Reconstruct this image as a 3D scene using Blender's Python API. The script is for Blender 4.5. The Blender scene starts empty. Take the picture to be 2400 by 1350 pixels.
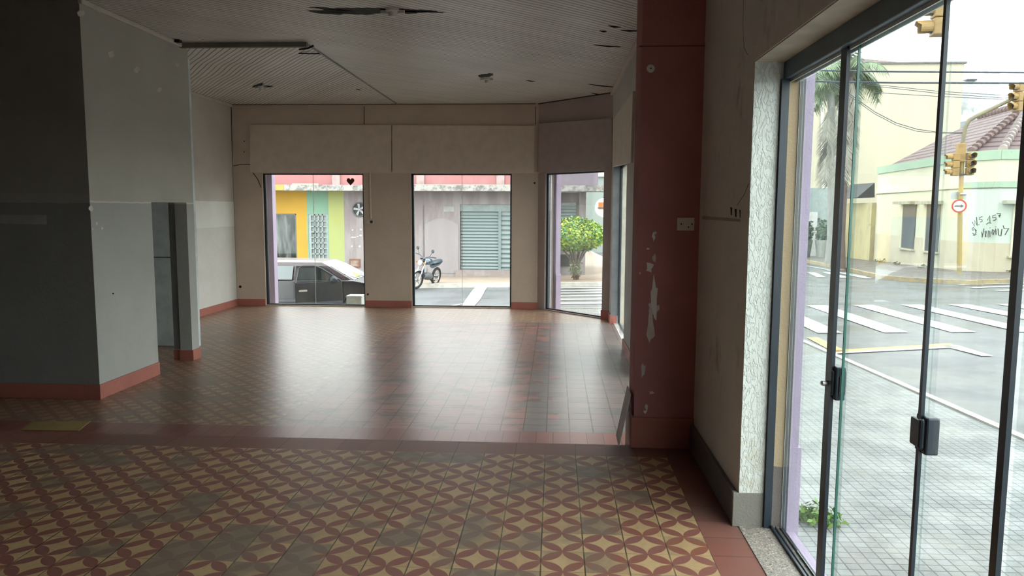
import bpy, bmesh, math, random
from mathutils import Vector, Matrix
random.seed(7)
PI = math.pi
SC = bpy.context.scene
C = SC.collection

# ---------------------------------------------------------------- camera, sky, exposure
FPX, YAW, PITCH, ROLL, EYE = 1755.87, 0.0566, 0.1046, 0.0046, 1.609
FW = Vector((-math.sin(YAW)*math.cos(PITCH), math.cos(YAW)*math.cos(PITCH), -math.sin(PITCH)))
R0 = Vector((math.cos(YAW), math.sin(YAW), 0))
D0 = FW.cross(R0)
RT = R0*math.cos(ROLL) - D0*math.sin(ROLL)
DN = R0*math.sin(ROLL) + D0*math.cos(ROLL)
cam = bpy.data.cameras.new('camera')
cam.sensor_width = 36.0
cam.lens = FPX/2400*36.0
cam.clip_start = 0.05
cam.clip_end = 600
co = bpy.data.objects.new('camera', cam)
C.objects.link(co)
m = Matrix((RT, -DN, -FW)).transposed().to_4x4()
m.translation = Vector((0, 0, EYE))
co.matrix_world = m
SC.camera = co

SC.view_settings.view_transform = 'Standard'
SC.view_settings.look = 'None'
SC.view_settings.exposure = 1.03
SC.view_settings.gamma = 1.0
SC.view_settings.use_curve_mapping = False
try:
    SC.cycles.use_denoising = True
    SC.cycles.max_bounces = 10
    SC.cycles.diffuse_bounces = 6
    SC.cycles.transparent_max_bounces = 24
    SC.cycles.sample_clamp_indirect = 8.0
except Exception:
    pass

world = bpy.data.worlds.new('overcast_sky')
SC.world = world
world.use_nodes = True
wn = world.node_tree.nodes
wl = world.node_tree.links
bg = wn['Background']
bg.inputs['Color'].default_value = (0.96, 1.0, 0.99, 1)
bg.inputs['Strength'].default_value = 3.0

# ---------------------------------------------------------------- measuring helpers
def ray(px, py):
    return FW + RT*((px-1200)/FPX) + DN*((py-675)/FPX)
def on_y(px, py, Y):
    r = ray(px, py); t = Y/r.y
    return Vector((r.x*t, Y, EYE+r.z*t))
def on_x(px, py, X):
    r = ray(px, py); t = X/r.x
    return Vector((X, r.y*t, EYE+r.z*t))
def on_z(px, py, Z):
    r = ray(px, py); t = (Z-EYE)/r.z
    return Vector((r.x*t, r.y*t, Z))
def on_line(px, py, A, B):
    """vertical plane through the plan points A and B"""
    r = ray(px, py); nx, ny = -(B[1]-A[1]), (B[0]-A[0])
    t = (A[0]*nx+A[1]*ny)/(r.x*nx+r.y*ny)
    return Vector((r.x*t, r.y*t, EYE+r.z*t))
def sstep(a, b, x):
    t = min(1, max(0, (x-a)/(b-a))); return t*t*(3-2*t)
def G(x, y, up=0.0):
    """height of the street, which falls away from the shop"""
    dip = 0.24*max(0, 1-((y-17)/4.5)**2)*sstep(0.5, 4.0, -x)
    return -0.06 - 0.03*y + 0.02*x - dip + up

# ---------------------------------------------------------------- materials
def mat(name):
    mm = bpy.data.materials.new(name); mm.use_nodes = True
    return mm, mm.node_tree.nodes, mm.node_tree.links
class NB:
    def __init__(s, nt): s.n, s.l = nt.nodes, nt.links
    def put(s, sock, v):
        if isinstance(v, bpy.types.NodeSocket): s.l.new(v, sock)
        elif v is not None: sock.default_value = v
    def m(s, op, a, b=None, c=None, clamp=False):
        nd = s.n.new('ShaderNodeMath'); nd.operation = op; nd.use_clamp = clamp
        s.put(nd.inputs[0], a)
        if b is not None: s.put(nd.inputs[1], b)
        if c is not None: s.put(nd.inputs[2], c)
        return nd.outputs[0]
    def pos(s):
        g = s.n.new('ShaderNodeNewGeometry'); return g.outputs['Position']
    def xyz(s, v):
        nd = s.n.new('ShaderNodeSeparateXYZ'); s.l.new(v, nd.inputs[0]); return nd.outputs
    def comb(s, x, y, z=0.0):
        nd = s.n.new('ShaderNodeCombineXYZ')
        for i, v in enumerate((x, y, z)): s.put(nd.inputs[i], v)
        return nd.outputs[0]
    def noise(s, v, scale, detail=4, rough=0.55):
        nd = s.n.new('ShaderNodeTexNoise'); nd.inputs['Scale'].default_value = scale
        nd.inputs['Detail'].default_value = detail; nd.inputs['Roughness'].default_value = rough
        s.l.new(v, nd.inputs['Vector']); return nd.outputs['Fac']
    def white(s, v):
        nd = s.n.new('ShaderNodeTexWhiteNoise'); nd.noise_dimensions = '3D'
        s.l.new(v, nd.inputs['Vector']); return nd.outputs['Value']
    def ramp(s, f, lo, hi):
        nd = s.n.new('ShaderNodeMapRange'); nd.interpolation_type = 'SMOOTHSTEP'
        s.put(nd.inputs[0], f); nd.inputs[1].default_value = lo; nd.inputs[2].default_value = hi
        nd.inputs[3].default_value = 0; nd.inputs[4].default_value = 1
        return nd.outputs[0]
    def mix(s, f, a, b, mode='MIX'):
        nd = s.n.new('ShaderNodeMix'); nd.data_type = 'RGBA'; nd.blend_type = mode
        s.put(nd.inputs[0], f); s.put(nd.inputs[6], col4(a)); s.put(nd.inputs[7], col4(b))
        return nd.outputs[2]
    def bump(s, h, strength, dist=0.01):
        nd = s.n.new('ShaderNodeBump'); nd.inputs['Strength'].default_value = strength
        nd.inputs['Distance'].default_value = dist
        s.l.new(h, nd.inputs['Height']); return nd.outputs[0]
    def mapv(s, v, sc=(1, 1, 1), rz=0.0, loc=(0, 0, 0)):
        nd = s.n.new('ShaderNodeMapping'); s.l.new(v, nd.inputs[0])
        nd.inputs['Scale'].default_value = sc; nd.inputs['Rotation'].default_value = (0, 0, rz)
        nd.inputs['Location'].default_value = loc
        return nd.outputs[0]
def col4(c):
    if isinstance(c, bpy.types.NodeSocket): return c
    return (c[0], c[1], c[2], 1) if len(c) == 3 else c
def srgb(r, g, b):
    f = lambda v: (v/255/12.92) if v/255 <= 0.04045 else ((v/255+0.055)/1.055)**2.4
    return (f(r), f(g), f(b))
ALB = [1.0]
def sc(c): return tuple(v*ALB[0] for v in c[:3])
def plain(name, c, rough=0.6, metal=0.0, var=0.12, scale=6, bump=0.0, bscale=60, spec=0.5, c2=None, coat=0.0):
    mm, n, l = mat(name); b = NB(mm.node_tree); p = n['Principled BSDF']
    tc = n.new('ShaderNodeTexCoord').outputs['Object']
    f = b.noise(tc, scale, 5); c = sc(c)
    d = tuple(v*(1-var*1.6) for v in c) if c2 is None else sc(c2)
    b.put(p.inputs['Base Color'], b.mix(b.ramp(f, 0.35, 0.7), c, d))
    p.inputs['Roughness'].default_value = rough; p.inputs['Metallic'].default_value = metal
    p.inputs['Specular IOR Level'].default_value = spec
    p.inputs['Coat Weight'].default_value = coat
    if bump: l.new(b.bump(b.noise(tc, bscale, 6, 0.65), bump), p.inputs['Normal'])
    return mm
def glass(name, tint=(0.93, 0.965, 0.95), refl=1.0, rough=0.0, haze=0.0):
    mm, n, l = mat(name)
    n.remove(n['Principled BSDF'])
    out = n['Material Output']
    tr = n.new('ShaderNodeBsdfTransparent'); tr.inputs[0].default_value = (*tint, 1)
    gl = n.new('ShaderNodeBsdfGlossy'); gl.inputs['Roughness'].default_value = rough
    fr = n.new('ShaderNodeFresnel'); fr.inputs[0].default_value = 1.45
    mul = n.new('ShaderNodeMath'); mul.operation = 'MULTIPLY'; mul.inputs[1].default_value = 0.5*refl
    l.new(fr.outputs[0], mul.inputs[0])
    mx = n.new('ShaderNodeMixShader'); l.new(mul.outputs[0], mx.inputs[0])
    l.new(tr.outputs[0], mx.inputs[1]); l.new(gl.outputs[0], mx.inputs[2])
    last = mx.outputs[0]
    if haze:                                              # pale diffuse film that paints distance haze over the view
        df = n.new('ShaderNodeBsdfDiffuse'); df.inputs[0].default_value = (0.8, 0.85, 0.85, 1)
        mz = n.new('ShaderNodeMixShader'); 
        nb = NB(mm.node_tree); tc = n.new('ShaderNodeTexCoord').outputs['Object']
        f = nb.ramp(nb.noise(nb.mapv(tc, (3, 3, 0.6)), 2.0, 5), 0.3, 0.85)
        l.new(nb.m('MULTIPLY', f, haze), mz.inputs[0])
        l.new(last, mz.inputs[1]); l.new(df.outputs[0], mz.inputs[2]); last = mz.outputs[0]
    l.new(last, out.inputs[0])
    return mm

def wall_paint(name, c, bands=(), mottling=0.10, bump=0.25, bscale=90, rough=0.75, stains=0.0):
    """painted plaster; bands = [(z0, z1, colour)] are coats of other paint at those heights"""
    mm, n, l = mat(name); b = NB(mm.node_tree); p = n['Principled BSDF']
    P = b.pos(); z = b.xyz(P)[2]
    f = b.noise(P, 1.7, 6, 0.6)
    base = b.mix(b.ramp(f, 0.3, 0.75), c, tuple(v*(1-mottling) for v in c))
    wob = b.m('MULTIPLY', b.m('SUBTRACT', b.noise(P, 9, 3), 0.5), 0.02)
    zz = b.m('ADD', z, wob)
    for z0, z1, cc in bands:
        inside = b.m('MULTIPLY', b.m('GREATER_THAN', zz, z0), b.m('LESS_THAN', zz, z1))
        base = b.mix(inside, base, b.mix(b.ramp(f, 0.3, 0.75), cc, tuple(v*(1-mottling) for v in cc)))
    if stains:
        s1 = b.ramp(b.noise(b.mapv(P, (1, 1, 0.5)), 4.0, 8, 0.7), 0.56, 0.75)
        base = b.mix(b.m('MULTIPLY', s1, stains), base, (0.09, 0.08, 0.065))
    b.put(p.inputs['Base Color'], base)
    p.inputs['Roughness'].default_value = rough
    p.inputs['Specular IOR Level'].default_value = 0.3
    h = b.m('ADD', b.noise(P, bscale, 4), b.m('MULTIPLY', b.noise(P, 18, 4), 1.2))
    l.new(b.bump(h, bump, 0.008), p.inputs['Normal'])
    return mm

RED_T = (0.24, 0.10, 0.085); YEL_T = (0.52, 0.36, 0.19)
def floor_mat(name, x0, y0, far):
    mm, n, l = mat(name); b = NB(mm.node_tree); p = n['Principled BSDF']
    P = b.pos(); X, Y, Z = b.xyz(P)
    u = b.m('DIVIDE', b.m('SUBTRACT', X, x0), 0.2); v = b.m('DIVIDE', b.m('SUBTRACT', Y, y0), 0.2)
    fu = b.m('FRACT', u); fv = b.m('FRACT', v)
    cu = b.m('ABSOLUTE', b.m('SUBTRACT', fu, 0.5)); cv = b.m('ABSOLUTE', b.m('SUBTRACT', fv, 0.5))
    dc = b.m('SQRT', b.m('ADD', b.m('POWER', cu, 2.0), b.m('POWER', cv, 2.0)))
    eu = b.m('SUBTRACT', 0.5, cu); ev = b.m('SUBTRACT', 0.5, cv)
    dk = b.m('SQRT', b.m('ADD', b.m('POWER', eu, 2.0), b.m('POWER', ev, 2.0)))
    petal = b.m('MULTIPLY', b.m('LESS_THAN', dc, 0.5), b.m('LESS_THAN', dk, 0.5))
    idv = b.comb(b.m('FLOOR', u), b.m('FLOOR', v), 3.0 if far else 1.0)
    rnd = b.white(idv)
    rnd2 = b.white(b.comb(b.m('FLOOR', v), b.m('FLOOR', u), 9.0))
    big = b.noise(P, 1.1, 5, 0.6); fine = b.noise(P, 26, 5, 0.65)
    yel = b.mix(rnd, YEL_T, (0.44, 0.29, 0.15)); red = b.mix(rnd2, RED_T, (0.26, 0.09, 0.06))
    pat = b.mix(petal, yel, red)
    wear = b.m('MULTIPLY', b.ramp(b.m('ADD', big, b.m('MULTIPLY', b.m('SUBTRACT', rnd2, 0.5), 0.30)), 0.50, 0.66), 0.82)
    grey = b.mix(fine, (0.16, 0.125, 0.095), (0.23, 0.18, 0.135))
    pat = b.mix(wear, pat, grey)
    pat = b.mix(b.m('MULTIPLY', b.ramp(fine, 0.4, 0.8), 0.25), pat, (0.2, 0.14, 0.09))
    if far:
        pl = b.mix(rnd, (0.30, 0.125, 0.105), (0.22, 0.125, 0.105))
        sm = b.ramp(b.noise(b.mapv(P, (1, 1.8, 1)), 2.6, 8, 0.72), 0.46, 0.62)
        pl = b.mix(b.m('MULTIPLY', sm, 0.8), pl, (0.06, 0.05, 0.046))
        pl = b.mix(b.m('MULTIPLY', b.m('GREATER_THAN', b.m('ADD', X, b.m('MULTIPLY', rnd, 0.5)), 0.1), 0.7), pl, b.mix(rnd, (0.17, 0.155, 0.145), (0.13, 0.12, 0.115)))
        wob = b.m('MULTIPLY', b.m('SUBTRACT', b.white(idv), 0.5), 0.25)
        left = b.m('LESS_THAN', b.m('ADD', X, wob), -2.45)
        back = b.m('GREATER_THAN', Y, 12.45)
        ispat = b.m('MAXIMUM', left, back)
        body = b.mix(ispat, pl, b.mix(0.45, pat, (0.21, 0.15, 0.11)))
        bord = b.m('LESS_THAN', Y, y0)
        tread_u = b.m('FRACT', b.m('DIVIDE', X, 0.14))
        bc = b.mix(b.white(b.comb(b.m('FLOOR', b.m('DIVIDE', X, 0.14)), 1.0, 5.0)), (0.19, 0.06, 0.05), (0.26, 0.10, 0.08))
        joint = b.m('LESS_THAN', tread_u, 0.045)
    else:
        body = pat
        bx = b.m('GREATER_THAN', X, x0+1.0); by = b.m('GREATER_THAN', Y, 4.803)
        bord = b.m('MAXIMUM', bx, by)
        bc = b.mix(b.m('MULTIPLY', b.ramp(big, 0.35, 0.7), 0.6), b.mix(rnd, (0.21, 0.075, 0.055), (0.27, 0.11, 0.085)), (0.17, 0.12, 0.10))
        joint = b.m('MULTIPLY', b.m('LESS_THAN', b.m('FRACT', b.m('DIVIDE', u, 2.0)), 0.012), by)
        joint = b.m('MAXIMUM', joint, b.m('MULTIPLY', b.m('LESS_THAN', fv, 0.02), bx))
    gd = b.m('LESS_THAN', b.m('MINIMUM', fu, b.m('SUBTRACT', 1.0, fu)), 0.016 if not far else 0.026)
    gx = b.m('LESS_THAN', b.m('MINIMUM', fv, b.m('SUBTRACT', 1.0, fv)), 0.006 if not far else 0.03)
    brk = b.ramp(b.noise(P, 3.0, 3), 0.38, 0.55)
    grout = b.m('MAXIMUM', b.m('MULTIPLY', gd, b.m('ADD', 0.55, b.m('MULTIPLY', brk, 0.35))), b.m('MULTIPLY', gx, b.m('MULTIPLY', brk, 0.85 if far else 0.75)))
    if far:
        grout = b.m('MULTIPLY', grout, b.m('SUBTRACT', 1.0, b.m('MULTIPLY', ispat, 0.6)))
    body = b.mix(grout, body, (0.035, 0.028, 0.022))
    bc = b.mix(b.m('MULTIPLY', joint, 0.8), bc, (0.035, 0.025, 0.02))
    b.put(p.inputs['Base Color'], b.mix(bord, body, bc))
    rg = b.m('ADD', 0.285 if far else 0.42, b.m('MULTIPLY', fine, 0.08))
    b.put(p.inputs['Roughness'], rg)
    p.inputs['Specular IOR Level'].default_value = 0.42 if far else 0.4
    h = b.m('SUBTRACT', b.m('ADD', b.m('MULTIPLY', b.noise(P, 5.0, 3), 0.9), b.m('MULTIPLY', rnd, 0.12)), b.m('MULTIPLY', grout, 0.6))
    l.new(b.bump(h, 0.12 if far else 0.15, 0.006), p.inputs['Normal'])
    return mm

def ceiling_mat(name, ang):
    mm, n, l = mat(name); b = NB(mm.node_tree); p = n['Principled BSDF']
    P = b.pos(); X, Y, Z = b.xyz(P)
    ca, sa = math.cos(ang), math.sin(ang)                # boards run along (ca, sa)
    t = b.m('ADD', b.m('MULTIPLY', X, -sa), b.m('MULTIPLY', Y, ca))
    t = b.m('ADD', t, b.m('MULTIPLY', b.noise(P, 0.55, 2), 0.16))
    k = b.m('DIVIDE', t, 0.066)
    f = b.m('FRACT', k); e = b.m('ABSOLUTE', b.m('SUBTRACT', f, 0.5))
    rnd = b.white(b.comb(b.m('FLOOR', k), 2.0, 2.0))
    line = b.ramp(e, 0.33, 0.45)
    n1 = b.noise(P, 0.9, 5)
    base = b.mix(b.ramp(n1, 0.3, 0.7), (0.74, 0.715, 0.65), (0.64, 0.615, 0.555))
    base = b.mix(b.m('MULTIPLY', rnd, 0.2), base, (0.42, 0.41, 0.37))
    base = b.mix(b.m('MULTIPLY', line, b.m('ADD', 0.6, b.m('MULTIPLY', rnd, 0.35))), base, (0.05, 0.048, 0.042))
    b.put(p.inputs['Base Color'], base)
    p.inputs['Roughness'].default_value = 0.42
    h = b.m('SUBTRACT', b.m('MULTIPLY', b.noise(P, 1.3, 2), 3.0), b.m('MULTIPLY', line, 1.0))
    l.new(b.bump(h, 0.45, 0.008), p.inputs['Normal'])
    return mm

def pavers_mat(name, rz, c1, c2, wet=0.25, bw=0.2, bh=0.1):
    mm, n, l = mat(name); b = NB(mm.node_tree); p = n['Principled BSDF']
    P = b.pos(); v = b.mapv(P, (1, 1, 0), rz)
    br = n.new('ShaderNodeTexBrick'); l.new(v, br.inputs['Vector']); br.offset = 0.0 if bw == bh else 0.5
    br.inputs['Scale'].default_value = 1.0; br.inputs['Brick Width'].default_value = bw
    br.inputs['Row Height'].default_value = bh; br.inputs['Mortar Size'].default_value = 0.0035 if bw == bh else 0.007
    br.inputs['Color1'].default_value = (*c1, 1); br.inputs['Color2'].default_value = (*c2, 1)
    br.inputs['Mortar'].default_value = (0.025, 0.025, 0.023, 1); br.inputs['Bias'].default_value = 0.0
    f = b.noise(P, 1.3, 6, 0.65)
    b.put(p.inputs['Base Color'], b.mix(b.m('MULTIPLY', b.ramp(f, 0.5, 0.72), 0.6), br.outputs['Color'], (0.11, 0.105, 0.085)))
    b.put(p.inputs['Roughness'], b.m('ADD', wet, b.m('MULTIPLY', b.ramp(b.noise(P, 2.3, 4), 0.35, 0.65), 0.35)))
    l.new(b.bump(b.m('ADD', b.m('MULTIPLY', br.outputs['Fac'], -1.2), b.m('MULTIPLY', b.noise(P, 30, 4), 0.25)), 0.5, 0.006), p.inputs['Normal'])
    return mm

def asphalt_mat():
    mm, n, l = mat('wet_asphalt'); b = NB(mm.node_tree); p = n['Principled BSDF']
    P = b.pos(); f = b.noise(P, 0.35, 6, 0.6); g = b.noise(P, 45, 3, 0.7)
    c = b.mix(b.ramp(f, 0.35, 0.65), (0.085, 0.092, 0.10), (0.06, 0.064, 0.066))
    c = b.mix(b.m('MULTIPLY', b.ramp(g, 0.45, 0.75), 0.35), c, (0.14, 0.147, 0.15))
    b.put(p.inputs['Base Color'], c)
    b.put(p.inputs['Roughness'], b.m('ADD', 0.28, b.m('MULTIPLY', b.ramp(b.noise(P, 0.8, 5), 0.35, 0.65), 0.3)))
    l.new(b.bump(g, 0.35, 0.006), p.inputs['Normal'])
    return mm
def paintmark(name, c):
    mm, n, l = mat(name); b = NB(mm.node_tree); p = n['Principled BSDF']
    c = sc(c); P = b.pos(); f = b.ramp(b.noise(P, 14, 7, 0.75), 0.55, 0.75)
    b.put(p.inputs['Base Color'], b.mix(b.m('MULTIPLY', f, 0.6), c, (0.2, 0.2, 0.2)))
    p.inputs['Roughness'].default_value = 0.45
    return mm
def streaked(name, c, c2, amount=0.7, zs=0.25, scale=5, lo=0.45, hi=0.7):
    """weathered render with rain streaks running down"""
    mm, n, l = mat(name); b = NB(mm.node_tree); p = n['Principled BSDF']
    P = b.pos(); f = b.ramp(b.noise(b.mapv(P, (1, 1, zs)), scale, 7, 0.7), lo, hi); c, c2 = sc(c), sc(c2)
    b.put(p.inputs['Base Color'], b.mix(b.m('MULTIPLY', f, amount), c, c2))
    p.inputs['Roughness'].default_value = 0.85
    l.new(b.bump(b.noise(P, 30, 4), 0.2, 0.01), p.inputs['Normal'])
    return mm
def ribbed(name, c, axis, pitch, dark, rough=0.4, duty=0.22):
    mm, n, l = mat(name); b = NB(mm.node_tree); p = n['Principled BSDF']
    P = b.xyz(b.pos())[axis]; f = b.m('FRACT', b.m('DIVIDE', P, pitch))
    ln = b.m('LESS_THAN', f, duty); c, dark = sc(c), sc(dark)
    b.put(p.inputs['Base Color'], b.mix(ln, c, dark)); p.inputs['Roughness'].default_value = rough
    l.new(b.bump(b.m('SINE', b.m('MULTIPLY', f, 6.283)), 0.6, 0.02), p.inputs['Normal'])
    return mm
def leafmat(name, c1, c2, c3=None):
    mm, n, l = mat(name); b = NB(mm.node_tree); p = n['Principled BSDF']
    g = n.new('ShaderNodeNewGeometry'); r = g.outputs['Random Per Island']
    c = b.mix(r, sc(c1), sc(c2))
    if c3: c = b.mix(b.m('GREATER_THAN', r, 0.8), c, sc(c3))
    b.put(p.inputs['Base Color'], c); p.inputs['Roughness'].default_value = 0.45
    return mm

M = {}
M['floor_near'] = floor_mat('patterned_cement_tiles', -0.2485, 0.003, False)
M['floor_far'] = floor_mat('worn_cement_tiles', -0.0541, 6.2479, True)
M['ceil_main'] = ceiling_mat('ceiling_boards', PI/4)
M['ceil_left'] = ceiling_mat('ceiling_boards_other_way', PI*0.70)
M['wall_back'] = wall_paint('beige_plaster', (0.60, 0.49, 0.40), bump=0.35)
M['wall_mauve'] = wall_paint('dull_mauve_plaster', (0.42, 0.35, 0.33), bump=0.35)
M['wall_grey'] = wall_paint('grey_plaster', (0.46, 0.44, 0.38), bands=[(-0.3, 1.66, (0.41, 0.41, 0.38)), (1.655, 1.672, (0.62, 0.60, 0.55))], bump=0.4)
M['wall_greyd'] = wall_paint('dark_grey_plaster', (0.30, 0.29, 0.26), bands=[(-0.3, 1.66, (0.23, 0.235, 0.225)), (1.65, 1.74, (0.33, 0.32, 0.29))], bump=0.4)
M['wall_left'] = wall_paint('pale_plaster', (0.58, 0.54, 0.49), bands=[(1.26, 1.73, (0.78, 0.78, 0.72)), (-0.3, 1.26, (0.68, 0.66, 0.62))], bump=0.4)
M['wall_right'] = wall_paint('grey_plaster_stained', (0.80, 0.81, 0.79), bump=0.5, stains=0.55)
M['jamb'] = None
M['red_col'] = wall_paint('red_oxide_paint', (0.47, 0.20, 0.20), bump=0.25, mottling=0.2)
M['base_red'] = wall_paint('red_baseboard', (0.42, 0.15, 0.115), bump=0.2, mottling=0.2, rough=0.5)
M['base_dark'] = wall_paint('painted_shade_baseboard', (0.16, 0.15, 0.14), bump=0.2, rough=0.55)  # shade at this wall foot is painted into the dark colour
M['base_grey'] = wall_paint('grey_cement_baseboard', (0.25, 0.235, 0.205), bump=0.4)
M['cream_trim'] = plain('cream_soffit', (0.62, 0.56, 0.45), 0.7, bump=0.15)
M['beige_strip'] = wall_paint('ochre_reveal', (0.50, 0.39, 0.25), bands=[(-0.3, 0.32, (0.2, 0.175, 0.16))], bump=0.4)
M['purple'] = wall_paint('purple_outside_paint', (0.40, 0.33, 0.44), bump=0.4, mottling=0.15)
M['black'] = plain('black_aluminium', (0.022, 0.034, 0.048), 0.35, var=0.1, spec=0.5)
M['bluegrey'] = plain('flare_blue_header', (0.085, 0.135, 0.18), 0.4, var=0.1)  # blue of camera flare painted into the header and black frame colours
M['glass'] = glass('window_glass', (0.975, 0.985, 0.98), 0.8, haze=0.05)
M['glassdoor'] = glass('door_glass', (0.94, 0.975, 0.97), 0.55, haze=0.07)
M['greenedge'] = plain('green_glass_edge', (0.04, 0.14, 0.11), 0.15)
M['whiteline'] = plain('pale_glass_edge', (0.75, 0.78, 0.75), 0.3)
M['panel'] = plain('painted_hardboard', (0.69, 0.58, 0.49), 0.6, bump=0.05, var=0.06)
M['panel_mauve'] = plain('painted_hardboard_mauve', (0.40, 0.335, 0.315), 0.6, bump=0.05, var=0.06)
M['panel_grey'] = plain('bare_hardboard', (0.62, 0.56, 0.49), 0.6, bump=0.05, var=0.06)
M['whitep'] = plain('white_plastic', (0.70, 0.69, 0.64), 0.45, var=0.05)
M['patch'] = plain('bare_filler_patch', (0.62, 0.58, 0.52), 0.8)
M['darkhole'] = plain('dark_hole', (0.01, 0.01, 0.009), 0.9)
M['crack'] = plain('crack_line', (0.04, 0.033, 0.028), 0.9)
M['stain'] = plain('dark_damp_stain', (0.018, 0.018, 0.016), 0.8)
M['heart'] = plain('brown_sticker', (0.10, 0.018, 0.01), 0.6)
M['steel'] = plain('brushed_steel', (0.6, 0.6, 0.6), 0.3, metal=1.0)
def jamb_mat():
    mm, n, l = mat('rough_white_render'); b = NB(mm.node_tree); p = n['Principled BSDF']
    P = b.pos()
    v = b.mapv(P, (1, 1, 0.4)); a = b.noise(v, 55, 3, 0.5)
    f = b.ramp(b.m('ABSOLUTE', b.m('SUBTRACT', a, 0.5)), 0.0, 0.07)
    c = b.mix(f, (0.72, 0.75, 0.69), (0.80, 0.84, 0.79))
    c = b.mix(b.m('MULTIPLY', b.m('LESS_THAN', b.xyz(P)[2], 0.45), b.m('MULTIPLY', b.ramp(b.noise(P, 20, 4), 0.4, 0.6), 0.4)), c, (0.6, 0.55, 0.4))
    b.put(p.inputs['Base Color'], c); p.inputs['Roughness'].default_value = 0.8
    l.new(b.bump(b.m('ADD', b.m('MULTIPLY', f, 0.5), b.noise(v, 40, 4)), 0.8, 0.006), p.inputs['Normal'])
    return mm
M['jamb'] = jamb_mat()
def terrazzo():
    mm, n, l = mat('speckled_granite_sill'); b = NB(mm.node_tree); p = n['Principled BSDF']
    P = b.pos(); f = b.ramp(b.noise(P, 130, 3, 0.6), 0.52, 0.62); g = b.ramp(b.noise(P, 90, 3), 0.55, 0.65)
    c = b.mix(f, (0.27, 0.235, 0.205), (0.55, 0.50, 0.43)); c = b.mix(g, c, (0.12, 0.10, 0.09))
    b.put(p.inputs['Base Color'], c); p.inputs['Roughness'].default_value = 0.45
    return mm
M['sill'] = terrazzo()
ALB[0] = 0.62
M['asphalt'] = asphalt_mat()
M['pavers'] = pavers_mat('wet_pavers', 0.02, (0.17, 0.185, 0.185), (0.135, 0.147, 0.147), 0.28, 0.062, 0.062)
M['walk'] = pavers_mat('brown_pavers', 0.3, (0.15, 0.13, 0.115), (0.11, 0.097, 0.088), 0.35)
M['walktan'] = streaked('tan_wet_pavement', (0.42, 0.33, 0.25), (0.27, 0.22, 0.18), 0.7, 1.0, 3)
M['curb'] = plain('whitewashed_kerb', (0.80, 0.79, 0.70), 0.7, bump=0.3, c2=(0.62, 0.60, 0.52))
M['curb_y'] = plain('faded_yellow_kerb', (0.50, 0.38, 0.17), 0.7, bump=0.4, c2=(0.32, 0.27, 0.2))
M['mark_w'] = paintmark('white_road_paint', (0.56, 0.59, 0.54))
M['mark_y'] = paintmark('yellow_road_paint', (0.72, 0.42, 0.10))
ALB[0] = 1.0

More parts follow.
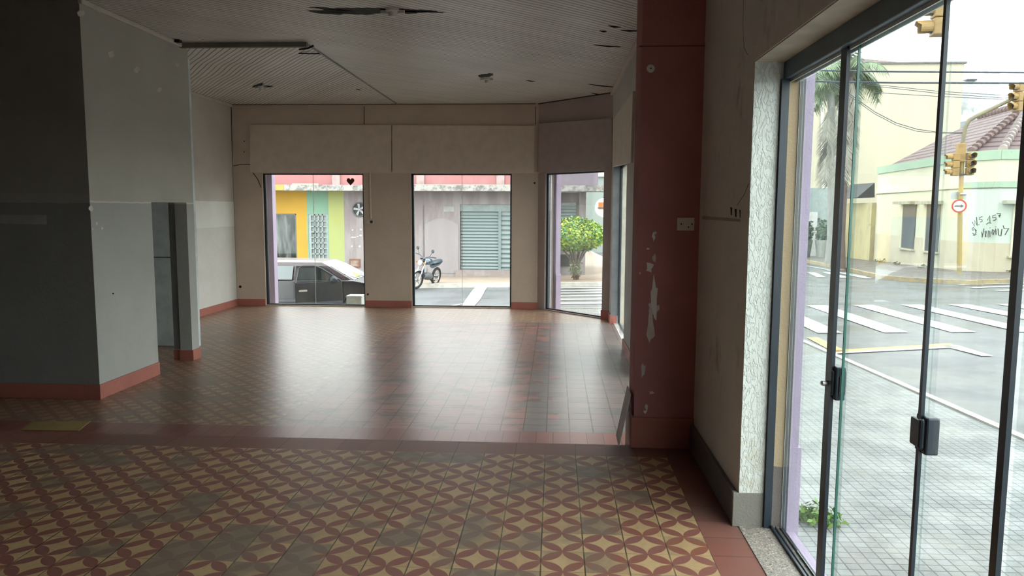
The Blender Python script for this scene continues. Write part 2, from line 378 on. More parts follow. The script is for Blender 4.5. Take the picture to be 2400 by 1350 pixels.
# ---------------------------------------------------------------- mesh helpers
class MB:
    def __init__(s): s.v, s.f = [], []
    def add(s, vs, fs):
        o = len(s.v); s.v += [tuple(v) for v in vs]; s.f += [tuple(i+o for i in f) for f in fs]
        return s
    def box(s, x0, x1, y0, y1, z0, z1):
        v = [(x, y, z) for z in (z0, z1) for y in (y0, y1) for x in (x0, x1)]
        return s.add(v, [(0, 2, 3, 1), (4, 5, 7, 6), (0, 1, 5, 4), (2, 6, 7, 3), (0, 4, 6, 2), (1, 3, 7, 5)])
    def hexa(s, a, b):
        """two quads (each four points, same order) joined"""
        return s.add(list(a)+list(b), [(0, 3, 2, 1), (4, 5, 6, 7), (0, 1, 5, 4), (1, 2, 6, 5), (2, 3, 7, 6), (3, 0, 4, 7)])
    def slab(s, A, B, th, z0, z1):
        """vertical slab on the plan line A-B, thickness to the left of A->B"""
        A, B = Vector(A[:2]), Vector(B[:2]); d = (B-A).normalized(); n = Vector((-d.y, d.x))*th
        q = [A, B, B+n, A+n]
        return s.hexa([(p.x, p.y, z0) for p in q], [(p.x, p.y, z1) for p in q])
    def prism(s, pts, vec):
        """planar polygon extruded by vec"""
        n = len(pts); v = [Vector(p) for p in pts]; w = [p+Vector(vec) for p in v]
        return s.add(v+w, [tuple(range(n))[::-1], tuple(range(n, 2*n))] + [(i, (i+1) % n, n+(i+1) % n, n+i) for i in range(n)])
    def tube(s, pts, r, n=8, cap=True):
        pts = [Vector(p) for p in pts]; rs = r if isinstance(r, (list, tuple)) else [r]*len(pts)
        vs = []; prev = None
        for i, p in enumerate(pts):
            d = (pts[min(i+1, len(pts)-1)]-pts[max(i-1, 0)]).normalized()
            if prev is None:
                a = d.orthogonal().normalized()
            else:
                a = (prev - d*prev.dot(d))
                a = a.normalized() if a.length > 1e-6 else d.orthogonal().normalized()
            prev = a; c = d.cross(a)
            for k in range(n):
                t = 2*PI*k/n; vs.append(p+(a*math.cos(t)+c*math.sin(t))*rs[i])
        fs = []
        for i in range(len(pts)-1):
            for k in range(n):
                fs.append((i*n+k, i*n+(k+1) % n, (i+1)*n+(k+1) % n, (i+1)*n+k))
        if cap: fs += [tuple(range(n))[::-1], tuple(range((len(pts)-1)*n, len(pts)*n))]
        return s.add(vs, fs)
    def lathe(s, c, axis, prof, n=20):
        """prof = [(along, radius)] about the axis through c"""
        c = Vector(c); ax = Vector(axis).normalized(); a = ax.orthogonal().normalized(); b2 = ax.cross(a)
        vs = []
        for h, r in prof:
            for k in range(n):
                t = 2*PI*k/n; vs.append(c+ax*h+(a*math.cos(t)+b2*math.sin(t))*r)
        fs = [(i*n+k, i*n+(k+1) % n, (i+1)*n+(k+1) % n, (i+1)*n+k) for i in range(len(prof)-1) for k in range(n)]
        fs += [tuple(range(n))[::-1], tuple(range((len(prof)-1)*n, len(prof)*n))]
        return s.add(vs, fs)
    def torus(s, c, axis, R, r, n=28, k=10):
        c = Vector(c); ax = Vector(axis).normalized(); a = ax.orthogonal().normalized(); b2 = ax.cross(a)
        vs = []
        for i in range(n):
            t = 2*PI*i/n; rad = a*math.cos(t)+b2*math.sin(t)
            for j in range(k):
                u = 2*PI*j/k; vs.append(c+rad*(R+r*math.cos(u))+ax*(r*math.sin(u)))
        return s.add(vs, [(i*k+j, ((i+1) % n)*k+j, ((i+1) % n)*k+(j+1) % k, i*k+(j+1) % k) for i in range(n) for j in range(k)])
    def build(s, name, m, parent=None, bevel=0.0, smooth=False, seg=2):
        me = bpy.data.meshes.new(name); me.from_pydata(s.v, [], s.f); me.update()
        bm = bmesh.new(); bm.from_mesh(me); bmesh.ops.recalc_face_normals(bm, faces=bm.faces); bm.to_mesh(me); bm.free()
        o = bpy.data.objects.new(name, me); C.objects.link(o)
        if m: me.materials.append(M[m] if isinstance(m, str) else m)
        if parent is not None:
            o.parent = parent
            o.matrix_parent_inverse = parent_world(parent).inverted()
        if bevel:
            md = o.modifiers.new('bevel', 'BEVEL'); md.width = bevel; md.segments = seg; md.limit_method = 'ANGLE'; md.angle_limit = 0.6
        if smooth:
            for p in me.polygons: p.use_smooth = True
            try: me.set_sharp_from_angle(angle=0.7)
            except Exception: pass
        return o
def parent_world(o):
    mt = Matrix.Translation(o.location) @ o.rotation_euler.to_matrix().to_4x4()
    return (parent_world(o.parent) @ o.matrix_parent_inverse @ mt) if o.parent else mt
def tag(o, label=None, cat=None, group=None, kind=None):
    if label: o['label'] = label
    if cat: o['category'] = cat
    if group: o['group'] = group
    if kind: o['kind'] = kind
    return o
def struct(o, label=None, cat=None):
    o['kind'] = 'structure'
    if label: o['label'] = label
    if cat: o['category'] = cat
    return o
def empty(name, loc, rz=0.0):
    o = bpy.data.objects.new(name, None); C.objects.link(o); o.location = loc
    o.rotation_euler = (0, 0, rz); o.empty_display_size = 0.1
    return o

# ================================================================ THE ROOM
ZF = -0.282          # far floor, one step down
ZC = 3.563           # ceiling
XR, XL, XFL, YB = 0.949, -4.489, -6.174, 14.182
YE = 5.05            # edge of the near floor
A3, B3 = (-0.32, YB), (XR, 12.85)     # splayed corner wall
d3 = (Vector(B3)-Vector(A3)); L3 = d3.length; d3.normalize(); n3 = Vector((-d3.y, d3.x))
def P3(t, off=0.0): return (A3[0]+d3.x*t+n3.x*off, A3[1]+d3.y*t+n3.y*off)

f = MB().prism([(-7.3, -2.6, -0.6), (1.0, -2.6, -0.6), (1.0, YE, -0.6), (-7.3, YE, -0.6)], (0, 0, 0.6)).build('floor', 'floor_near')
struct(f, 'near floor of yellow and red star patterned cement tiles', 'floor')
MB().prism([(-7.2, YE, -0.29), (1.0, YE, -0.29), (1.0, YE+0.3, -0.29), (-7.2, YE+0.3, -0.29)], (0, 0, 0.15)).build('step_down', 'base_red', f)
f2 = MB().prism([(-7.3, YE, ZF-0.12), (1.0, YE, ZF-0.12), (1.0, 13.0, ZF-0.12), (0.1, YB+0.1, ZF-0.12), (-6.3, YB+0.1, ZF-0.12), (-7.2, 10, ZF-0.12)], (0, 0, 0.12)).build('floor', 'floor_far')
struct(f2, 'far floor of worn shiny reddish tiles, one step down', 'floor')
yt = [on_z(x, y, ZF) for x, y in [(49, 1008), (184, 1010), (212, 987.5), (75, 989)]]
MB().prism([(p.x, p.y, ZF) for p in yt], (0, 0, 0.003)).build('odd_yellow_tile', plain('yellow_tile', (0.34, 0.25, 0.09), 0.5), f2)['label'] = 'plain yellow tile'

# ceiling: three panels of boards laid on two diagonals
cx = -2.97
struct(MB().prism([(-7.2, -2.5, ZC), (1.3, -2.5, ZC), (1.3, 14.4, ZC), (cx, 14.4, ZC), (cx, 8.98, ZC), (-7.2, 8.98, ZC)], (0, 0, 0.1)).build('ceiling', 'ceil_main'), 'white board ceiling over the main room, boards on the diagonal', 'ceiling')
cl = struct(MB().box(-6.4, cx, 8.98, 14.4, ZC, ZC+0.1).build('ceiling', 'ceil_left'), 'white board ceiling in the far left corner, boards on the other diagonal', 'ceiling')
struct(MB().box(XL, cx+0.02, 8.93, 8.99, ZC-0.055, ZC+0.01).build('trim_1', plain('dark_trim', (0.2, 0.195, 0.17), 0.7)), 'dark trim batten across the ceiling', 'trim')
struct(MB().box(cx-0.012, cx+0.012, 8.98, YB, ZC-0.014, ZC+0.01).build('trim_2', plain('grey_trim', (0.30, 0.29, 0.27), 0.7)), 'thin trim strip running to the back wall', 'trim')
struct(MB().box(XL-0.01, XL+0.035, 7.03, 8.95, ZC-0.05, ZC).build('trim_3', 'panel_grey', bevel=0.01), 'pale cove trim above the grey wall', 'trim')
struct(MB().box(XFL-0.01, XFL+0.04, 9.13, YB, ZC-0.05, ZC).build('trim_4', 'panel_grey', bevel=0.01), 'pale cove trim above the far left wall', 'trim')
struct(MB().box(XR-0.045, XR+0.01, 5.3, 12.86, ZC-0.05, ZC).build('trim_5', 'panel_grey', bevel=0.01), 'pale cove trim above the right wall', 'trim')

# back wall with two openings
W1 = (-5.60, -3.640); W2 = (-2.73, -0.818); WT, WB = 2.272, ZF+0.02
TH = 0.22
wb = MB()
for x0, x1 in ((XFL-0.2, W1[0]), (W1[1], W2[0]), (W2[1], A3[0]+0.06)): wb.box(x0, x1, YB, YB+TH, ZF-0.3, WT)
wb.box(XFL-0.2, A3[0]+0.06, YB, YB+TH, WT, ZC+0.1)
for x0, x1 in (W1, W2): wb.box(x0, x1, YB, YB+TH, ZF-0.3, WB)
WBK = struct(wb.build('wall_back', 'wall_back'), 'beige back wall with two tall windows', 'wall')
# splayed corner wall with one opening
t0, t1 = 0.195, 1.662
wc = MB()
for a, b_ in ((0.0, t0), (t1, L3)): wc.slab(P3(a), P3(b_), TH, ZF-0.3, WT)
wc.slab(P3(0), P3(L3), TH, WT, ZC+0.1); wc.slab(P3(t0), P3(t1), TH, ZF-0.3, WB)
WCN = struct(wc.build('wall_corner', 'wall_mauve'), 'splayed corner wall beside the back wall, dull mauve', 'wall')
# right wall beyond the pillar, with a door opening
DY0, DY1, DT = 10.15, 12.5, 2.33
HY0, HY1 = 5.75, 8.45                       # a third doorway, hidden behind the pillar, added to light the room
wr = MB().box(XR, XR+0.27, YE, HY0, ZF-0.3, ZC+0.1).box(XR, XR+0.27, HY1, DY0, ZF-0.3, ZC+0.1).box(XR, XR+0.27, HY0, HY1, 2.33, ZC+0.1).box(XR, XR+0.27, DY1, 12.86, ZF-0.3, ZC+0.1).box(XR, XR+0.27, DY0, DY1, DT, ZC+0.1)
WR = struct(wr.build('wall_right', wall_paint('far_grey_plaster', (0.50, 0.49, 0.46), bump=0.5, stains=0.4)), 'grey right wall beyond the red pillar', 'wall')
# right wall nearer, ends at the glass door opening
NY = 3.761; NT = 2.325
wr2 = MB().box(XR, XR+0.27, NY+0.001, YE, -0.5, ZC+0.1).box(XR, XR+0.27, -2.5, NY+0.001, NT, ZC+0.1).box(XR, XR+0.27, -2.5, 0.7, -0.3, NT)
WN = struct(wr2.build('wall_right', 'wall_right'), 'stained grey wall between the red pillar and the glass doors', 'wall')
jm = MB().box(0.951, 1.074, NY-0.012, NY+0.001, 0.17, NT+0.003).build('wall_reveal', 'jamb', WN); jm['label'] = 'rough white rendered reveal'
MB().box(0.953, 1.09, 0.7, NY, NT-0.006, NT).build('soffit', 'cream_trim', WN)['label'] = 'cream painted soffit'
MB().box(1.114, 1.165, NY-0.01, NY, -0.05, NT).build('outer_reveal', 'beige_strip', WN)['label'] = 'ochre outer reveal with grey foot'
# far left wall, cross wall and projecting block
struct(MB().box(XFL-0.2, XFL, 9.13, YB+0.1, ZF-0.3, ZC+0.1).build('wall_left', 'wall_left'), 'far left wall, pale, with a white paint band', 'wall')
blk = MB().box(-7.2, XL, 7.04, 7.19, ZF-0.3, ZC+0.1)
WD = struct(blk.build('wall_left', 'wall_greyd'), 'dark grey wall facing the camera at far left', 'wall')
blk = MB().box(XL-0.15, XL+0.001, 7.041, 8.15, ZF-0.3, ZC+0.1).box(XL-0.15, XL+0.001, 8.15, 8.95, 1.672, ZC+0.1).box(XL-0.15, XL+0.001, 8.95, 9.13, ZF-0.3, ZC+0.1)
WL = struct(blk.build('wall_left', 'wall_grey'), 'grey wall turned to the right with a narrow doorway', 'wall')
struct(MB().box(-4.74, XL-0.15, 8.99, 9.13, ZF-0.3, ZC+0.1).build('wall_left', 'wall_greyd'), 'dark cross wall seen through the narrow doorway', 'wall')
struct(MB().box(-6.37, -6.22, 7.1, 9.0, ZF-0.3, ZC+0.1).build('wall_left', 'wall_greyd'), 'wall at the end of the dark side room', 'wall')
lf = struct(MB().box(XFL-0.1, -4.87, 9.9, 9.96, ZF, ZC+0.02).build('wall_partition', plain('pale_grey_panel', (0.66, 0.72, 0.72), 0.6)), 'pale blue grey partition seen through the narrow doorway', 'partition')
MB().box(XFL, -4.87, 9.894, 9.90, 0.93, 0.945).build('panel_joint', plain('dark_joint', (0.08, 0.09, 0.09), 0.6), lf)
# walls behind and beside the viewer
M['wall_dim'] = wall_paint('dim_brown_wall', (0.10, 0.085, 0.07))
struct(MB().box(-7.35, -7.2, -2.5, 7.1, ZF-0.3, ZC+0.1).build('wall_left', 'wall_dim'), 'side wall of the near room', 'wall')
struct(MB().box(-7.35, 1.2, -2.65, -2.5, -0.3, ZC+0.1).build('wall_front', 'wall_dim'), 'wall behind the viewer', 'wall')

# red pillar on the step
COLY = 5.005
pl = MB().box(0.548, XR+0.02, COLY, 5.34, -0.1, ZC+0.02).build('wall_pillar', 'red_col')
struct(pl, 'dark red painted pillar standing at the step, paint peeling', 'pillar')
MB().box(0.528, XR+0.01, COLY-0.02, 5.36, 0.0, 0.212).box(0.528, XR+0.01, 5.0525, 5.36, ZF, 0.0).build('plinth', 'base_red', pl, bevel=0.006)

# baseboards
def base(name, mk, *boxes, label=None):
    b = MB()
    for bx in boxes: b.box(*bx)
    return struct(b.build(name, mk, bevel=0.004), label, 'baseboard')
bh = ZF+0.13
base('baseboard_back', 'base_red', (XFL, W1[0]-0.005, YB-0.02, YB, ZF, bh), (W1[1], W2[0], YB-0.02, YB, ZF, bh), (W2[1], A3[0]+0.12, YB-0.02, YB, ZF, bh), label='red baseboard along the back wall between the windows')
bc = MB().slab(P3(t1+0.0), P3(L3), -0.025, ZF, bh+0.03).build('baseboard_corner', 'base_red'); struct(bc, 'short red baseboard right of the corner window', 'baseboard')
base('baseboard_left', 'base_red', (XFL, XFL+0.02, 9.13, YB, ZF, bh), label='salmon baseboard along the far left wall')
base('baseboard_left', 'base_red', (XL-0.15, XL+0.018, 7.02, 8.15, ZF, bh+0.015), (XL-0.16, XL+0.018, 8.94, 9.15, ZF, bh), (-7.2, XL-0.15, 7.02, 7.04, ZF, bh+0.015), (-4.74, XL-0.15, 8.972, 8.992, ZF, bh), label='salmon baseboard around the grey wall and doorway')
base('baseboard_right', 'base_red', (XR-0.02, XR, 5.36, HY0, ZF, bh+0.02), (XR-0.02, XR, HY1, DY0, ZF, bh+0.02), (XR-0.02, XR+0.1, DY1-0.01, 12.86, ZF, bh+0.02), label='red baseboard along the right wall')
base('baseboard_right', 'base_dark', (XR-0.026, XR, NY+0.02, COLY-0.02, 0, 0.175), label='dark baseboard between pillar and glass doors')
base('baseboard_right', 'base_grey', (XR-0.028, 1.076, NY-0.016, NY+0.02, 0, 0.178), label='grey cement block baseboard at the foot of the white reveal')

# ---------------------------------------------------------------- windows
def pane_window(name, A, B, off, z0, z1, split, label, sp=None):
    """fixed frameless window: black channel, two panes, pale joint"""
    A, B = Vector(A), Vector(B); d = (B-A).normalized(); n = Vector((-d.y, d.x)); L = (B-A).length
    r = MB()
    def seg(t0_, t1_, o0, o1, za, zb, mb):
        q = [A+d*t0_+n*o0, A+d*t1_+n*o0, A+d*t1_+n*o1, A+d*t0_+n*o1]
        mb.hexa([(p.x, p.y, za) for p in q], [(p.x, p.y, zb) for p in q])
    for a, b_, za, zb in ((0, 0.045, z0, z1), (L-0.028, L, z0, z1), (0.028, L-0.028, z1-0.025, z1), (0.028, L-0.028, z0, z0+0.022)):
        seg(a, b_, off-0.02, off+0.03, za, zb, r)
    root = struct(r.build(name, 'black'), label, 'window')
    j = L*split
    for a, b_ in ((0.045, j-0.004), (j+0.004, L-0.028)):
        g = MB(); seg(a, b_, off, off+0.008, z0+0.022, z1-0.025, g); g.build('pane', 'glass', root)
    g = MB(); seg(j-0.004, j+0.004, off-0.001, off+0.009, z0+0.022, z1-0.025, g); g.build('joint', 'whiteline', root)
    return root, j, d, n
w1, j1, _, _ = pane_window('window_1', (W1[0], YB), (W1[1], YB), 0.06, WB, WT, 0.494, 'left back window with black edge')
w2, j2, _, _ = pane_window('window_2', (W2[0], YB), (W2[1], YB), 0.06, WB, WT, 0.505, 'right back window with black edge')
w3, j3, _, _ = pane_window('window_3', P3(t0), P3(t1), 0.06, WB, WT, 0.06, 'corner window with black edge')
for w, xj in ((w1, W1[0]+j1), (w2, W2[0]+j2)):
    MB().lathe((xj, YB+0.052, 1.13), (0, -1, 0), [(0, 0.012), (0.012, 0.012)], 10).build('glass_clip', 'black', w)
# heart sticker on the glass
hp = []
for i in range(28):
    t = 2*PI*i/28; hp.append((16*math.sin(t)**3, 13*math.cos(t)-5*math.cos(2*t)-2*math.cos(3*t)-math.cos(4*t)))
hc = on_y(821.5, 425, YB+0.056)
MB().prism([(hc.x+x*0.0047, YB+0.056, hc.z+z*0.0050) for x, z in hp], (0, 0.002, 0)).build('heart_sticker', 'heart')
tag(C.objects['heart_sticker'], 'dark brown heart sticker near the top of the left back window', 'sticker')

# far side door on the right wall: black frame, panes, reveals
fd = struct(MB().box(1.07, 1.10, DY1-0.04, DY1, ZF, DT).box(1.07, 1.10, DY0, DY1, DT-0.05, DT).box(1.07, 1.10, DY0, DY1, ZF, ZF+0.02).build('door_2', 'black'), 'far glass door in the right wall, seen edge on', 'door')
MB().box(1.08, 1.088, DY0, DY1-0.04, ZF+0.02, DT-0.05).build('pane', 'glassdoor', fd)
MB().box(1.075, 1.095, 11.2, 11.24, ZF+0.02, DT-0.05).build('stile', 'black', fd)
MB().box(XR, 1.07, DY1-0.012, DY1, ZF+0.13, DT).build('reveal', plain('dark_grey_reveal', (0.17, 0.175, 0.18), 0.7), fd)
MB().box(1.10, 1.2, DY1-0.012, DY1, ZF, DT).build('outer_reveal', 'cream_trim', fd)

hd = struct(MB().box(1.07, 1.10, HY0, HY0+0.04, ZF, DT).box(1.07, 1.10, HY1-0.04, HY1, ZF, DT).box(1.07, 1.10, HY0, HY1, DT-0.05, DT).box(1.07, 1.10, HY0, HY1, ZF, ZF+0.02).build('door_4_added', 'black'), 'unseen glass door in the right wall just past the pillar, added for light', 'door')
MB().box(1.08, 1.088, HY0+0.04, HY1-0.04, ZF+0.02, DT-0.05).build('pane', 'glassdoor', hd)

# near glass door wall
dr = struct(MB().box(1.09, 1.175, 0.7, NY, 2.235, NT-0.006).build('door_1', 'bluegrey', bevel=0.004), 'sliding glass doors with dark frame on the right', 'door')
MB().box(1.118, 1.124, 0.7, NY, 2.222, 2.236).box(1.15, 1.156, 0.7, NY, 2.222, 2.236).build('top_track', 'whiteline', dr)
MB().box(1.076, 1.112, NY-0.035, NY+0.0, 0.0, 2.236).box(1.166, 1.19, NY-0.03, NY, -0.02, 2.236).build('side_frame', 'black', dr)
MB().box(1.108, 1.118, 0.7, NY-0.035, 0.0, 0.02).box(1.130, 1.136, 0.7, NY-0.035, 0.0, 0.016).box(1.155, 1.165, 0.7, NY-0.035, 0.0, 0.02).build('floor_track', 'black', dr)
def gpane(y0, y1, x, edge=None):
    p_ = MB().box(x, x+0.008, y0, y1, 0.02, 2.236).build('glass_leaf', 'glassdoor', dr)
    return p_
gpane(2.98, NY-0.03, 1.152); gpane(2.292, 2.974, 1.134); gpane(1.874, 2.289, 1.126); gpane(0.7, 1.871, 1.134)
def stile(y0, y1, x0, x1, mk='black', z0=0.016, nm='stile'):
    return MB().box(x0, x1, y0, y1, z0, 2.236).build(nm, mk, dr)
stile(3.015, 3.075, 1.110, 1.124, 'black')
stile(2.968, 2.974, 1.134, 1.143, 'greenedge', nm='glass_edge')
stile(2.287, 2.304, 1.114, 1.125, 'black')
stile(1.860, 1.889, 1.112, 1.125, 'black')
MB().box(1.1515, 1.1525, NY-0.068, NY-0.063, 0.02, 2.236).build('pale_line', 'whiteline', dr)
def lock(y, z, zs):
    k = MB().box(1.118, 1.158, y-0.035, y+0.035, z-zs, z+zs).box(1.108, 1.166, y-0.02, y+0.05, z-zs*0.75, z+zs*0.75).build('door_lock', 'black', dr, bevel=0.006)
    return k
k1 = lock(3.02, 0.925, 0.068)
MB().box(1.134, 1.146, 2.982, 2.9845, 0.885, 0.955).build('strike_plate', 'steel', k1)
MB().lathe((1.108, 3.045, 0.915), (-1, 0, 0), [(0, 0.011), (0.02, 0.011), (0.026, 0.007)], 12).build('key_knob', 'steel', k1)
k2 = lock(2.29, 0.935, 0.058)
MB().box(1.104, 1.16, 2.265, 2.287, 0.89, 0.985).build('lock_cover', 'black', k2, bevel=0.008)
# granite threshold
struct(MB().box(0.953, 1.176, 0.7, NY-0.002, -0.1, 0.004).build('trim_6', 'sill'), 'speckled granite threshold under the glass doors', 'threshold')

# ---------------------------------------------------------------- marks and fittings inside
def tube_on(name, pts, r, mk, parent=None, n=6):
    return MB().tube(pts, r, n).build(name, mk, parent)
def blob(fn, cx_, cy_, rx, ry, n=9, jag=0.25, seed=0):
    rr = random.Random(seed)
    return [fn(cx_+math.cos(2*PI*i/n)*rx*(1+rr.uniform(-jag, jag)), cy_+math.sin(2*PI*i/n)*ry*(1+rr.uniform(-jag, jag))) for i in range(n)]
# filler patches on the grey wall
fL = lambda x, y: on_x(x, y, XL+0.0015)
for i, (x, y, rx, ry) in enumerate([(189, 32, 8, 8), (260, 127, 8, 8), (320, 164, 7, 7), (416, 151, 5, 7), (373, 210, 6, 6), (213, 488, 5, 7), (239, 535, 3, 3), (226, 524, 3, 4), (217, 537, 2, 3), (265, 688, 2, 2)]):
    MB().prism(blob(fL, x, y, rx, ry, seed=i), (0.002, 0, 0)).build('filler_patch' if i < 9 else 'screw_hole', 'patch' if i < 9 else 'darkhole', WL)
fD = lambda x, y: on_y(x, y, 7.038)
MB().prism([fD(x, y) for x, y in [(-40, 503), (108, 504), (109, 526), (-40, 523)]], (0, 0.002, 0)).build('paint_strip', plain('old_paint_strip', (0.36, 0.355, 0.33), 0.7), WD)['label'] = 'pale strip of old paint'
# pillar: peeled paint, socket plate, round cover
fC = lambda x, y: on_y(x, y, COLY-0.0015)
for i, (x, y, rx, ry) in enumerate([(1522, 625, 9, 13), (1534, 604, 4, 10), (1530, 725, 14, 16), (1534, 700, 9, 45), (1526, 770, 8, 45), (1507, 870, 6, 17), (1532, 555, 3, 8), (1536, 546, 3, 4), (1527, 920, 6, 4), (1513, 965, 4, 4), (1515, 955, 3, 7), (1509, 990, 2, 4), (1518, 583, 3, 3), (1500, 640, 2, 3)]):
    MB().prism([p_-Vector((0, 0.0002*i, 0)) for p_ in blob(fC, x, y, rx, ry, 11, 0.45, seed=40+i)], (0, 0.004, 0)).build('peeled_patch', 'patch' if i % 3 else 'whitep', pl)
MB().box(0.53, 0.99, COLY-0.0005, COLY+0.01, 2.655, 2.662).build('joint_line', plain('thin_joint', (0.12, 0.04, 0.04), 0.7), pl)
sp = on_y(1607, 525, COLY-0.004)
so = MB().box(sp.x-0.056, sp.x+0.056, COLY-0.010, COLY, sp.z-0.042, sp.z+0.042).build('socket_plate', 'whitep', bevel=0.003)
tag(so, 'square off-white blank socket plate on the red pillar', 'socket')
for dx, dz in ((-0.03, 0.0), (0.018, -0.02), (0.04, 0.0)):
    MB().lathe((sp.x+dx, COLY-0.0085, sp.z+dz), (0, -1, 0), [(0, 0.005), (0.003, 0.005)], 8).build('screw_hole', 'darkhole', so)
cp = on_y(1525, 161, COLY)
rc = MB().lathe((cp.x, COLY+0.0, cp.z), (0, -1, 0), [(0, 0.027), (0.010, 0.025), (0.013, 0.012)], 18).build('round_cover', 'whitep')
tag(rc, 'small round white cover high on the red pillar', 'cover')
MB().lathe((cp.x, COLY-0.012, cp.z), (0, -1, 0), [(0, 0.005), (0.003, 0.005)], 8).build('hole', 'darkhole', rc)
# scuffs on the near right wall
fR = lambda x, y: on_x(x, y, XR-0.0005)
for x0, x1, y in ((1712, 1716, 496), (1722, 1727, 500), (1733, 1736, 502)):
    MB().prism([fR(x0, y-11), fR(x1, y-9), fR(x1-1, y+9), fR(x0+1, y+7)], (-0.001, 0, 0)).build('scuff_mark', 'crack', WN)
MB().prism([fR(1646, 506), fR(1735, 513), fR(1735, 520), (fR(1646, 514))], (-0.0008, 0, 0)).build('smear_mark', plain('grey_smear', (0.48, 0.46, 0.42), 0.8), WN)
tube_on('hairline_crack', [fR(1743, 0), fR(1741, 60), fR(1744, 112), fR(1752, 128)], 0.0009, 'crack', WN)
tube_on('hairline_crack', [fR(1755, 430), fR(1745, 455), fR(1728, 480)], 0.0012, 'crack', WN)
# back wall: joints, cracks, conduit
fB = lambda x, y: on_y(x, y, YB-0.002)
tube_on('crack', [fB(853.5, 249), fB(853.5, 292)], 0.006, 'crack', WBK)
tube_on('crack', [fB(547, 389), fB(565, 385), fB(587, 385)], 0.006, 'crack', WBK)
tube_on('crack', [fB(592, 404), fB(604, 420), fB(612, 440)], 0.007, 'crack', WBK)
tube_on('crack', [fB(1255, 250), fB(1255, 292)], 0.006, 'crack', WBK)
tube_on('crack', [fB(542, 250), fB(545, 400), fB(555, 700)], 0.006, 'crack', WBK)
for x, y, r in ((572, 331, 0.012), (572, 356, 0.012), (1253, 429, 0.018), (563, 672, 0.03), (862, 690, 0.022)):
    p_ = fB(x, y); MB().lathe((p_.x, YB+0.001, p_.z), (0, -1, 0), [(0, r), (0.004, r*0.8)], 9).build('wall_hole', 'darkhole', WBK)
cr = [on_z(x, y, ZC-0.006) for x, y in [(540, 245.5), (700, 246), (900, 246.5), (1100, 247), (1256, 246)]]
tube_on('ceiling_gap', [(p.x, YB-0.008, ZC-0.004) for p in cr], 0.007, 'crack', WBK)
tube_on('ceiling_gap', [(*P3(a, -0.01), ZC-0.006-0.003*(a % 0.7)) for a in (0.0, 0.5, 0.9, 1.4, L3)], 0.010, 'crack', WCN)
cd = MB().tube([on_y(867, 404, YB-0.014), on_y(869, 512, YB-0.014)], 0.014, 8).build('cable_conduit', 'panel')
tag(cd, 'thin beige cable conduit running down beside the left back window', 'conduit')
sw = on_y(867, 520, YB-0.02)
sb = MB().box(sw.x-0.06, sw.x+0.07, YB-0.022, YB, sw.z-0.035, sw.z+0.035).build('wall_switch', 'panel', bevel=0.006)
tag(sb, 'beige switch box with a black knob at the foot of the conduit', 'switch')
MB().lathe((sw.x+0.03, YB-0.022, sw.z), (0, -1, 0), [(0, 0.028), (0.02, 0.026)], 12).build('knob', 'black', sb)

# cover boards above the windows
def board(name, q, vec, mk, label):
    o = MB().prism(q, vec).build(name, mk, bevel=0.002); tag(o, label, 'board', 'boards over the windows'); return o
board('cover_board', [on_y(x, y, YB-0.035) for x, y in [(586, 403), (917, 403), (917, 293), (586, 292)]], (0, 0.03, 0), 'panel', 'wide beige board over the left back window')
board('cover_board', [on_y(x, y, YB-0.035) for x, y in [(919, 403), (1252, 404), (1253, 295), (919, 293)]], (0, 0.03, 0), 'panel', 'wide beige board over the right back window')
Aof, Bof = P3(0, -0.04), P3(1, -0.04)
board('cover_board', [(*P3(0.03, -0.04), on_line(1258, 404, Aof, Bof).z), on_line(1434, 399, Aof, Bof), on_line(1434, 277, Aof, Bof), (*P3(0.03, -0.04), on_line(1258, 290, Aof, Bof).z)], (n3.x*0.03, n3.y*0.03, 0), 'panel_mauve', 'mauve board over the corner window')
board('cover_board', [on_x(x, y, XR-0.03) for x, y in [(1436, 391), (1478, 381), (1483, 214), (1436, 281)]], (0.028, 0, 0), 'panel_grey', 'pale warped board over the far right door')
strip = MB().box(W1[0]-0.2, A3[0]+0.1, YB-0.02, YB, WT+0.012, WT+0.034).build('trim_7', 'panel'); struct(strip, 'thin ledge trim above the back windows', 'trim')

# sheet leaning on the pillar
q = [on_z(1451, 1046, 0.0)]
A_ = Vector((0.452, 5.03, 0.0)); 
sh = MB().prism([(0.452, 4.99, 0.004), (0.456, 5.26, 0.004), (0.533, 5.30, 0.36), (0.529, 5.02, 0.36)], (-0.004, 0, 0.001)).build('leaning_sheet', plain('clouded_sheet', (0.5, 0.5, 0.48), 0.6))
tag(sh, 'thin grey sheet leaning against the foot of the red pillar', 'sheet')

# ceiling: damaged spots with lamp holders
def ragged(cpx, cpy, name, rx, ry, lean, seed, parent=None):
    c = on_z(cpx, cpy, ZC-0.003); rr = random.Random(seed); n = 26; pts = []
    for i in range(n):
        a = 2*PI*i/n; k = 1+rr.uniform(-0.22, 0.22)
        x, y = math.cos(a)*rx*k, math.sin(a)*ry*k
        pts.append((c.x+x*math.cos(lean)-y*math.sin(lean), c.y+x*math.sin(lean)+y*math.cos(lean), ZC-0.003))
    return MB().prism(pts, (0, 0, 0.002)).build(name, 'stain', parent), c
def lampholder(c, label, s=1.0):
    e = empty('lamp_holder', (c.x, c.y, ZC)); tag(e, label, 'lamp holder', 'empty lamp holders on the ceiling')
    MB().lathe((c.x, c.y, ZC), (0, 0, -1), [(0, 0.07*s), (0.02, 0.07*s), (0.03, 0.045*s), (0.07, 0.04*s), (0.075, 0.03*s)], 16).build('socket', 'whitep', e, smooth=True)
    for sx in (-1, 1):
        MB().box(c.x+sx*0.085*s-0.035*s, c.x+sx*0.085*s+0.035*s, c.y-0.02, c.y+0.02, ZC-0.045*s, ZC-0.006).build('bracket', 'whitep', e, bevel=0.008)
    return e
ceil_o = [o for o in C.objects if o.name == 'ceiling'][0]
